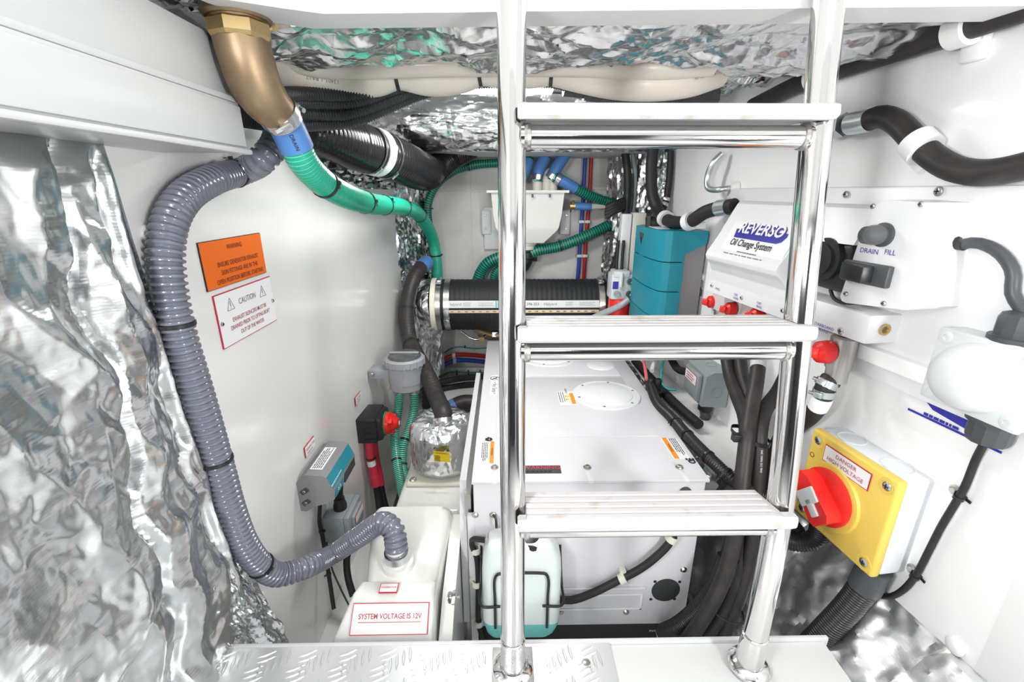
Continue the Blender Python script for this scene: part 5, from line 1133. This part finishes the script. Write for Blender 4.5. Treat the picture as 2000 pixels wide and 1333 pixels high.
# switch box
SBO = .112; O_ = WR(1720, 500, SBO); sb0 = WR(1802, 400, SBO).y
outl = [(1641, 580), (1644, 588), (1652, 592), (1768, 606), (1776, 602), (1803, 405), (1800, 396), (1742, 391), (1722, 394), (1705, 404), (1694, 424), (1684, 452)]
pol = []
for q in outl: p = WR(*q, SBO)-O_; pol.append((p.dot(-RA), p.z))
sbx_ = build('switch_box', MB().prism(pol, O_, -RA, UZ, 0, -.108), 'white_plastic', oc, 30)
fx_ = lambda x, y: WR(x, y, SBO)
for q in ((1705, 403), (1799, 399), (1652, 574), (1726, 593)): screw(sbx_, fx_(*q), RN, .0045)
bl = build('drain_fill_lamp', MB().lathe([(.020, 0), (.020, .004), (.016, .006)], fx_(1726, 459), RN, 24), 'dark_grey', sbx_); build('lens', MB().lathe([(.016, .004), (.017, .02), (.014, .034), (.006, .040)], fx_(1724, 459), RN, 24), 'clear_plastic', sbx_); build('lens_core', MB().lathe([(.013, .004), (.012, .02), (.006, .03)], fx_(1724, 459), RN, 18), 'label_silver', sbx_)
lettering(sbx_, 'DRAIN', fx_(1698, 491), -RA, UZ, .012, 'ink_blue', lift=.001); lettering(sbx_, 'FILL', fx_(1739, 494), -RA, UZ, .012, 'ink_blue', lift=.001)
a = fx_(1655, 524); b = fx_(1745, 540); a.z = fx_(1695, 512).z; b.z = fx_(1695, 555).z
m_ = (a+b)/2; hl_ = (a-b).dot(RA)/2; hh_ = (a.z-b.z)/2
rk = build('rocker_switch', MB().obox(m_+RN*.006, (RN, RA, Vector(UZ)), (.006, hl_, hh_), bev=.003), 'dark_grey', sbx_); build('rocker', MB().obox(m_+RN*.014+RA*hl_*.25, ((RN*.97+RA*.22).normalized(), (RA*.97-RN*.22).normalized(), Vector(UZ)), (.010, hl_*.66, hh_*.78), bev=.002), 'black_plastic', rk)
for k, wd in enumerate((.004, .002, .006, .0015, .004, .002, .007, .002, .003, .001)):
    z = .702-sum((.006,)*k); flat(sbx_, 'barcode_bar', O_+(-RA)*pol[5][0]+RN*-.035+Vector((0, 0, z-O_.z))-RA*.0006, -RN, UZ, .022, wd*.6, 'ink', lift=.0004)
plain('black_wire', 'black wire looping under the switch box of the oil change pump', [atX(1631, 535, .67), atX(1622, 560, .665), atX(1628, 582, .66), atX(1650, 592, .655), atX(1675, 592, .66)], .0035, 'black_rubber', cat='wire', seg=8)
# manifold and valves
mz0, mz1 = .523, .578
mc = Vector((wallX(RW, .89), .89, (mz0+mz1)/2)); mf = build('manifold', MB().obox(mc+RN*.041, (RN, RA, Vector(UZ)), (.043, .105, (mz1-mz0)/2), bev=.004), 'white_plastic', oc)
lettering(mf, 'STARBOARD\nTRANS', WR(1608, 642, .0842), -RA, UZ, .009, 'ink_blue', lift=.001); screw(mf, WR(1642, 647, .084), RN, .007)
build('brass_plug', MB().lathe([(.011, 0), (.011, .003), (.007, .003), (.006, 0)], mc-RA*.105+RN*.05, -RA, 20), 'brass_bright', mf)
def valve(px, py, X, lab, big=1.0):
    c = atX(px, py, X); t = thing('drain_valve', c, lab, 'valve')
    zt0 = mz0 if X > .6 else .5
    build('clear_body', MB().lathe([(.018*big, -.055*big), (.018*big, -.03*big), (.021*big, -.029*big), (.021*big, .03), (.017*big, .034)], c+Vector((.03*big, 0, 0)), UZ, 20), 'steel_dull', t)
    k = build('handle', MB().lathe([(.018*big, 0), (.021*big, .006), (.019*big, .022*big), (.010*big, .030*big)], c+Vector((.012, 0, 0)), XN, 16).obox(c+Vector((-.012*big, .006, -.004)), (Vector((.7, .6, -.3)).normalized(), Vector((-.6, .75, 0)).normalized(), Vector((.2, .15, 1)).normalized()), (.024*big, .009*big, .010*big), bev=.004), 'red_plastic', t)
    return t, c
for q, X, lab in (((1391, 590), .655, 'red handled drain valve farthest along the pump manifold'), ((1427, 604), .65, 'red handled drain valve second along the pump manifold'), ((1478, 617), .645, 'red handled drain valve third along the pump manifold, mostly hidden by the ladder')): valve(*q, X, lab)
vt, c = valve(1611, 688, .645, 'large red handled drain valve right of the ladder rail', 1.15)
# hose and clamps under the big valve
hs = [c+Vector((.034, 0, -.06)), atY(1617, 745, c.y), atY(1605, 780, c.y), atY(1590, 805, c.y+.02), atY(1560, 830, c.y+.08), atY(1530, 850, c.y+.12), atY(1508, 900, c.y+.10), atY(1500, 960, c.y+.06)]
dh, P = plain('oil_hose', 'black oil hose with a white tag below the large red valve', hs, .0185, 'brown_hose', seg=16)
for f_ in (.05, .11): i = int(f_*(len(P)-1)); clamp_on(dh, P[i], P[i+1]-P[max(i-1, 0)], .019, .007, 2.6, 'zinc')
i = int(near(P, (1602, 785))*(len(P)-1)); tgp = build('white_tag', MB().tube(P[i-1:i+3], .0196, 18, step=.006), 'label_white', dh)
# three more hoses joining in a bundle
hl = [((1418, 690, 1.22), (1425, 730, 1.17), (1440, 775, 1.08), (1455, 815, 1.0), (1458, 860, .94), (1452, 920, .9), (1443, 985, .87), (1432, 1050, .85), (1412, 1120, .83), (1380, 1175, .82), (1330, 1222, .83), (1297, 1238, .86)),
      ((1444, 690, 1.20), (1450, 735, 1.14), (1465, 785, 1.06), (1477, 830, .99), (1476, 880, .93), (1470, 940, .9), (1462, 1000, .88), (1452, 1060, .86), (1438, 1120, .84), (1418, 1180, .83), (1385, 1235, .82), (1350, 1280, .82)),
      ((1483, 690, 1.08), (1478, 740, 1.02), (1467, 800, .96), (1460, 850, .91), (1452, 920, .875), (1443, 1000, .84), (1425, 1090, .81), (1400, 1160, .79), (1365, 1220, .78), (1330, 1270, .78)),
      ((1535, 735, 1.06), (1520, 765, 1.03), (1495, 800, .98), (1484, 840, .93), (1482, 900, .90), (1478, 960, .88), (1472, 1020, .86), (1462, 1090, .84), (1448, 1150, .83), (1425, 1210, .82), (1400, 1270, .81))]
labs = ['black oil hose leftmost of the vertical bundle behind the ladder, ending at the generator port', 'black oil hose second from the left in the vertical bundle', 'black oil hose with a white tag in front of the vertical bundle', 'black printed oil hose at the right of the vertical bundle']
for k, (q, lab) in enumerate(zip(hl, labs)):
    pts = [atY(*p) for p in q]; t, P = plain('oil_hose', lab, pts, .0175, 'brown_hose', seg=16)
    if k == 2:
        i = int(near(P, (1481, 712))*(len(P)-1)); build('white_tag', MB().tube(P[max(i-2, 0):i+2], .0187, 18, step=.006), 'label_silver', t)
    if k == 0:
        j = int(near(P, (1405, 1130))*(len(P)-1)); build('ribbed_conduit', MB().corr(P[j:], .0235, .005, .0016, 16), 'black_plastic', t)
        build('conduit_end', MB().tube(P[j-6:j+1], .0245, 16, step=.01), 'black_rubber', t)
    if k in (1, 3):
        for f_ in (.36, .5): i = int(f_*(len(P)-1)); T = (P[i+1]-P[i-1]).normalized(); nr = Vector((-.25, -1, .1)); nr = (nr-T*nr.dot(T)).normalized(); lettering(t, 'SAE 100R6 ISO 7840', P[i]+nr*.0176, T, nr.cross(T), .006, 'label_silver', lift=.0012)
tc = thing('bundle_tie', atY(1465, 850, .93), 'wide black cable tie round the vertical hose bundle', 'cable tie')
c0 = atY(1466, 852, .935)
mb = MB(); rows = []
for dz in (-.005, .005): rows.append([tuple(c0+Vector((math.cos(a)*.044, math.sin(a)*.044, dz+.012*math.cos(a)*-1))) for a in np.linspace(0, 2*PI, 30)])
mb.quadstrip(rows); build('strap', mb, 'black_plastic', tc); build('head', MB().box((c0.x-.058, c0.y-.035, c0.z+.003), (c0.x-.040, c0.y-.018, c0.z+.021), bev=.002), 'black_plastic', tc)
c0 = atY(1412, 1182, .815); mb = MB().lathe([(.048, -.002), (.050, -.002), (.050, .002), (.048, .002)], c0, Vector((.35, 0, 1)), 26, caps=False); one('bundle_tie', mb, 'black_plastic', 'thin black cable tie round the hoses near the generator foot', 'cable tie')

# ================================================================== long conduits beside the generator, grey switch box
cp = [atZ(1268, 745, .17), atZ(1285, 790, .16), atZ(1310, 815, .165), atZ(1350, 860, .165), atZ(1395, 905, .16), atZ(1440, 945, .14), atZ(1500, 975, .11), atZ(1560, 1040, .03)]
t, P = hose('conduit', 'long black ribbed conduit running beside the right edge of the generator', cp, .0165, .006, .0015, 'black_plastic', seg=14)
for q in ((1320, 825), (1345, 848), (1385, 895), (1420, 925)): tie_on(t, P, int(near(P, q)*(len(P)-1)), .0168, .0025, 1.0)
cp = [atZ(1240, 705, .13), atZ(1290, 760, .13), atZ(1330, 800, .13), atZ(1365, 830, .13)]
plain('conduit', 'second black conduit along the ledge behind the ribbed one', cp, .016, 'black_rubber')
for k, (x, y) in enumerate(((1268, 768), (1283, 770))):
    c = atZ(x, y, .14); cg = thing('cable_gland', c, ('black cable gland standing at the generator edge', 'second black cable gland beside the first at the generator edge')[k], 'cable gland'); build('body', MB().lathe([(.016, -.02), (.016, .01), (.012, .014), (.012, .05), (.009, .055)], c, (0, 0, 1), 14), 'black_plastic', cg)
plain('pink_wire', 'pink wire with a red tip dropping behind the generator', [atZ(1256, 702, .2), atZ(1260, 720, .2), atZ(1263, 742, .19)], .0055, 'pink_wire', cat='wire', seg=8)
plain('white_cable', 'short white cable end beside the pink wire', [atZ(1285, 700, .21), atZ(1277, 712, .2), atZ(1273, 725, .19)], .008, 'label_white', cat='cable', seg=10)
plain('teal_wire', 'teal wire looping beside the grey switch box on the right', [atY(1299, 695, 1.5), atY(1293, 718, 1.48), atY(1292, 745, 1.45), atY(1302, 760, 1.42), atY(1320, 762, 1.40)], .004, 'teal_wire', cat='wire', seg=8)
c = WR(1400, 775, 0); gb = thing('switch_box', c, 'grey plastic rocker switch box on the right wall behind the ladder', 'switch box')
gy0, gy1 = 1.245, 1.385; gx1 = wallX(RW, 1.31); gx0 = gx1-.085; gz1 = atX(1410, 745, gx1-.02).z+.03; gz0 = gz1-.115
mb = MB().prism([(gx1, gz0), (gx1, gz1), (gx0+.035, gz1), (gx0+.012, gz1-.012), (gx0+.008, gz0+.004)], (0, gy0, 0), UX, UZ, 0, -(gy1-gy0))
build('body', mb, 'mid_grey_plastic', gb, 25)
rk = build('rocker', MB().box((gx0-.004, gy0+.018, gz0+.012), (gx0+.010, gy1-.018, gz1-.016), bev=.004), 'mid_grey_plastic', gb)
flat(rk, 'label_edge', (gx0-.004, (gy0+gy1)/2, gz1-.04), YN, UZ, .085, .034, 'red_line', lift=.0005); flat(rk, 'label', (gx0-.004, (gy0+gy1)/2, gz1-.04), YN, UZ, .081, .030, 'label_white', lift=.0013); bars(rk, 'fine_print', (gx0-.004, (gy0+gy1)/2, gz1-.04), YN, UZ, .06, 3, .008, .003, 'ink_red', lift=.0024)
for dx, dz, n in ((.05, .05, YN), (.05, .0, UZ)):
    c = Vector((gx0+dx, gy0, gz0+dz)) if n == YN else Vector((gx0+dx+.005, gy0+.07, gz1)); build('knockout', MB().lathe([(.017, 0), (.017, .0012), (.0155, .0012), (.0155, 0)], c, n, 24, caps=False), 'mid_grey_plastic', gb)
build('gland', MB().lathe([(.022, 0), (.022, -.03), (.018, -.034)], (gx0+.045, gy0+.05, gz0), UZ, 14), 'black_plastic', gb)
g0 = Vector((gx0+.045, gy0+.05, gz0-.03)); hose('conduit', 'short grey ribbed conduit bending out below the right switch box', [g0, g0+Vector((0, -.01, -.03)), g0+Vector((-.02, .03, -.06)), g0+Vector((-.05, .12, -.065))], .0165, .006, .0015, 'dark_grey', seg=14)
plain('black_hose', 'black cable running up behind the grey switch box', [Vector((gx0+.03, gy1-.01, gz1-.05)), atY(1325, 722, 1.45), atY(1305, 690, 1.55)], .013, 'black_rubber', cat='cable')
for (q, lab) in (((1380, 838), 'upper bronze nut on the ledge below the right switch box'), ((1377, 852), 'lower bronze nut on the ledge below the right switch box')):
    one('nut', MB().lathe([(.012, 0), (.014, .004), (.014, .012), (.008, .018)], atX(*q, .655), (-1, -.4, .3), 8), 'brass', lab, 'nut')
for (q, lab) in (((1415, 757), 'white screw cap right of the grey switch box'), ((1402, 818), 'white screw cap below the grey switch box'), ((1323, 741), 'white screw cap left of the grey switch box'), ((1775, 722), 'white screw cap left of the domed alarm box'), ((1866, 1262), 'large white screw cap at the bottom of the right wall'), ((1371, 541), 'white screw cap between the teal charger and the pump cover')):
    screwcap(WR(*q, .0), XN, lab, .013 if q[1] < 1200 else .016)
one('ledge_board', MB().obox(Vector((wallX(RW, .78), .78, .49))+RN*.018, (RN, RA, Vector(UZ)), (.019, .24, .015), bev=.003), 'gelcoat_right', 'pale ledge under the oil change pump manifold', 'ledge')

# ================================================================== yellow isolator
q4 = [WR(x, y, .077) for x, y in ((1579, 834), (1768, 946), (1695, 1119), (1556, 1008))]
Lh = ((q4[0]-q4[1]).dot(RA)+(q4[3]-q4[2]).dot(RA))/4; Hh = (q4[0].z-q4[3].z+q4[1].z-q4[2].z)/4
ya = RA; za = Vector((0, 0, 1)); xn = RN; ce = (q4[0]+q4[1]+q4[2]+q4[3])/4-RN*.076
iso = thing('isolator_switch', ce, 'yellow fronted isolator box with a big red rotary handle on the right wall', 'isolator switch')
def ib(a, b, c): return ce+xn*a+ya*b+za*c
build('grey_case', MB().obox(ib(.028, 0, 0), (xn, ya, za), (.030, Lh-.002, Hh-.002), bev=.006), 'light_grey_box', iso)
ldy = build('yellow_lid', MB().obox(ib(.066, 0, 0), (xn, ya, za), (.010, Lh, Hh), bev=.006, seg=3), 'yellow', iso)
for s in (-1, 1):
    for u_ in (-1, 1):
        build('screw_seat', MB().lathe([(.016, 0), (.016, .0012), (.011, .0012), (.010, -.003)], ib(.0758, s*(Lh-.020), u_*(Hh-.020)), xn, 20, caps=False), 'yellow', ldy); screw(ldy, ib(.0758, s*(Lh-.020), u_*(Hh-.020)), xn, .0085, 'zinc')
kc = ib(.076, .022, -.012)
build('bezel', MB().lathe([(.072, 0), (.070, .006), (.062, .007)], kc, xn, 44), 'yellow', iso)
kd = build('red_dial', MB().lathe([(.060, .005), (.060, .012), (.055, .015), (.001, .016)], kc, xn, 44), 'red_plastic', iso)
g1 = (ya*.75+za*.66).normalized(); g2 = xn.cross(g1)
build('red_handle', MB().prism([(-.052, -.019), (-.040, -.027), (.040, -.021), (.056, -.008), (.056, .008), (.040, .021), (-.040, .027), (-.052, .019)], kc+xn*.014, g1, g2, 0, .034 if g1.cross(g2).dot(xn) > 0 else -.034), 'red_plastic', kd)
lt = build('white_latch', MB().obox(kc+xn*.050+g1*.004, (xn, g1, g2), (.003, .016, .024), bev=.002).obox(kc+xn*.049-g1*.018, (xn, g1, g2), (.004, .018, .009), bev=.002), 'label_silver', kd)
pl_ = flat(iso, 'label_edge', ib(.0765, .004, .072), -ya, za, .108, .037, 'red_line', lift=.0004); flat(pl_, 'label', ib(.0765, .004, .072), -ya, za, .104, .033, 'label_white', lift=.0014)
lettering(pl_, 'DANGER', ib(.0765, .004, .079), -ya, za, .012, 'ink_red', lift=.003); lettering(pl_, 'HIGH VOLTAGE', ib(.0765, .004, .065), -ya, za, .012, 'ink_red', lift=.003)
build('zero_mark', MB().lathe([(.0055, 0), (.0055, .0006), (.0045, .0006), (.0045, 0)], ib(.0765, .085, .048), xn, 18, caps=False), 'ink_brown', ldy)
lettering(ldy, 'I', ib(.0765, .03, -.085), -ya, za, .014, 'ink_brown', lift=.001)
for k in (-.05, .05):
    for r_ in (.026,): build('knockout', MB().lathe([(r_, 0), (r_, .001), (r_-.002, .001), (r_-.002, 0)], ib(.028, k, Hh-.002), za, 28, caps=False), 'light_grey_box', iso)
# conduit from its bottom
g0 = ib(.04, -.075, -Hh)
ic = thing('conduit', g0, 'thick black ribbed conduit leaving the bottom of the yellow isolator', 'conduit')
build('gland', MB().tube([g0, g0+Vector((-.006, .004, -.055))], .0285, 24), 'dark_grey', ic)
pp = [g0+Vector((-.006, .004, -.05)), g0+Vector((-.02, .006, -.10)), g0+Vector((-.05, .012, -.18)), g0+Vector((-.085, .02, -.27))]
build('tube', MB().corr(pp, .0255, .0055, .0015, 20), 'black_plastic', ic)
g0 = ib(.04, .06, -Hh)
hose('conduit', 'black ribbed conduit bending from the isolator towards the ladder rail', [g0, g0+Vector((0, 0, -.05)), g0+Vector((-.03, .015, -.075)), g0+Vector((-.08, .04, -.07)), g0+Vector((-.14, .08, -.04))], .0215, .0055, .0015, 'black_plastic', seg=18)
# ================================================================== domed alarm box and its cables
dxw = .75; db = thing('alarm_box', (.72, .58, .47), 'pale grey square box with a large dome on the right wall', 'alarm')
A4 = [WR(x, y, .062) for x, y in ((1838, 642), (1793, 768), (1966, 840))]
dl_ = (A4[1]-A4[2]).dot(RA)/2+.004; dh_ = (A4[0].z-A4[1].z)/2+.002
dc = (A4[0]+A4[1])/2-RA*dl_-RN*.062; dc.z = (A4[0].z+A4[1].z)/2
dya = RA; dza = Vector((0, 0, 1))
build('box', MB().obox(dc+xn*.027, (xn, dya, dza), (.030, dl_, dh_), bev=.006), 'dome_grey', db)
build('lid', MB().obox(dc+xn*.056, (xn, dya, dza), (.006, dl_+.001, dh_+.001), bev=.004), 'dome_grey', db)
rr_ = min(dl_, dh_)*.90
build('dome', MB().lathe([(rr_, 0), (rr_*.985, .008), (rr_*.93, .020), (rr_*.8, .034), (rr_*.6, .045), (rr_*.35, .051), (.001, .053)], dc+xn*.060, xn, 44), 'dome_grey', db)
for s in (-1, 1):
    for u_ in (-1, 1): build('screw_boss', MB().lathe([(.010, 0), (.010, .001), (.007, .002), (.004, .002), (.0035, .0005)], dc+xn*.062+dya*s*(dl_-.013)+dza*u_*(dh_-.013), xn, 18), 'dome_grey', db)
def gland(c, ax, lab):
    t = thing('cable_gland', c, lab, 'cable gland'); build('body', MB().lathe([(.030, 0), (.030, .006), (.027, .008), (.027, .032), (.024, .040), (.012, .044)], c, ax, 12), 'dark_grey', t, 20)
    build('lock_ring', MB().lathe([(.032, .0), (.032, .007), (.027, .007)], c, ax, 20), 'dark_grey', t); return t
gt = dc+xn*.03+dza*dh_-dya*.012; gbm = dc+xn*.03-dza*dh_-dya*.02
gland(gt, dza, 'grey cable gland on top of the domed alarm box'); gland(gbm, -dza, 'grey cable gland under the domed alarm box')
sbp = WR(1858, 476, .04)
gl = thing('cable_gland', sbp, 'small black cable gland on the side of the pump switch box', 'cable gland'); build('body', MB().lathe([(.012, 0), (.012, .008), (.009, .010), (.009, .02)], sbp-RN*.0, -RA, 10), 'black_plastic', gl, 20)
plain('signal_cable', 'grey cable arching from the pump switch box down to the domed alarm box', [sbp-RA*.015, WR(1905, 474, .038), WR(1950, 492, .035), WR(1978, 530, .033), WR(1978, 575, .031), gt+dza*.04], .0085, 'dark_grey', cat='cable')
cpx = [gbm-dza*.035, WR(1905, 900, .012), WR(1885, 950, .012), WR(1862, 990, .012), WR(1838, 1030, .012), WR(1815, 1075, .012), WR(1790, 1122, .012), WR(1765, 1152, .012), WR(1738, 1166, .012), WR(1710, 1162, .012), WR(1680, 1150, .05)]
t, P = plain('signal_cable', 'thin black cable clipped down the right wall from the domed alarm box', cpx, .0055, 'black_rubber', cat='cable')
for q in ((1868, 965), (1785, 1130)):
    i = int(near(P, q)*(len(P)-1)); tie_on(t, P, i, .006, .003, 0); bolt(t, P[i]+Vector((.003, .012, .006)), XN, .006, 'steel_dull')
# sticker behind the dome
c = WR(1858, 836, .002)+Vector((0, 0, .020)); stk = thing('logo_sticker', c, 'white sticker with a dark blue logo on the right wall below the domed alarm box', 'sticker')
build('sheet', MB().obox(c+Vector((.0008, 0, 0)), (xn, -dya, dza), (.0004, .10, .055)), 'label_white', stk)
ly = build('logo_shape', MB().prism([(-.088, .040), (-.070, .020), (-.035, -.004), (.035, -.013), (.06, -.011), (.08, .040)], c+xn*.0006, -dya, dza, 0, .0006), 'ink_blue', stk)
lettering(stk, 'REVERSO', c+dza*.046, -dya, dza, .030, 'ink_blue', lift=.0016); bars(stk, 'fine_print', c-dza*.0165+dya*.012, -dya, dza, .07, 1, .006, .005, 'ink_blue', lift=.001, seed=3); flat(stk, 'underline', c-dza*.022, -dya, dza, .15, .004, 'ink_blue', lift=.0006)

# ================================================================== hoses at the top right
pts = [WR(1470, 208, .03), WR(1560, 165, .032), WR(1660, 128, .034), WR(1760, 95, .034), WR(1870, 58, .034), WR(2000, 15, .034), WR(2100, -20, .034)]
t, P = plain('oil_hose', 'straight dark hose running up the right wall under the ceiling', pts, .0195, 'brown_hose', seg=18)
def saddle(t, P, q, sz=1.0):
    i = int(near(P, q)*(len(P)-1)); T = (P[i+1]-P[i-1]).normalized(); side = Vector((1, 0, 0)); up_ = T.cross(side).normalized()
    mb = MB().lathe([(.0195, -.014), (.0275, -.014), (.0275, .014), (.0195, .014)], P[i], T, 26, caps=False)
    mb.obox(P[i]+side*.026-up_*.024*(1 if up_.z > 0 else -1), (side, T, up_), (.008, .016, .022), bev=.004); build('pipe_clip', mb, 'clip_white', t)
saddle(t, P, (1882, 52)); saddle(t, P, (1600, 150))
pts = [WR(1690, 237, .034), WR(1720, 228, .034), WR(1750, 238, .034), WR(1785, 272, .034), WR(1820, 305, .034), WR(1865, 330, .034), WR(1920, 338, .034), WR(2000, 325, .034), WR(2080, 300, .034)]
t, P = plain('oil_hose', 'dark hose with a crimped steel end bending along the upper right wall', pts, .0195, 'brown_hose', seg=18); saddle(t, P, (1797, 283))
e0 = WR(1692, 236, .034); e1 = WR(1650, 243, .034); e2 = WR(1630, 248, .034)
build('crimp_fitting', MB().tube([e0.lerp(P[2], .5), e0, e1.lerp(e0, .3)], .0215, 20), 'zinc', t); build('hex_nut', MB().lathe([(.023, 0), (.023, .02)], e1, (e2-e1), 6), 'zinc', t, 20); build('stem', MB().tube([e1, e2, e2+(e2-e1)*1.5], .015, 14), 'zinc', t)
# lower near panel of the right wall, standing a little proud
p_ = WR(1950, 1200, 0); pc_ = Vector((wallX(RW, p_.y-.25), p_.y-.25, .22))
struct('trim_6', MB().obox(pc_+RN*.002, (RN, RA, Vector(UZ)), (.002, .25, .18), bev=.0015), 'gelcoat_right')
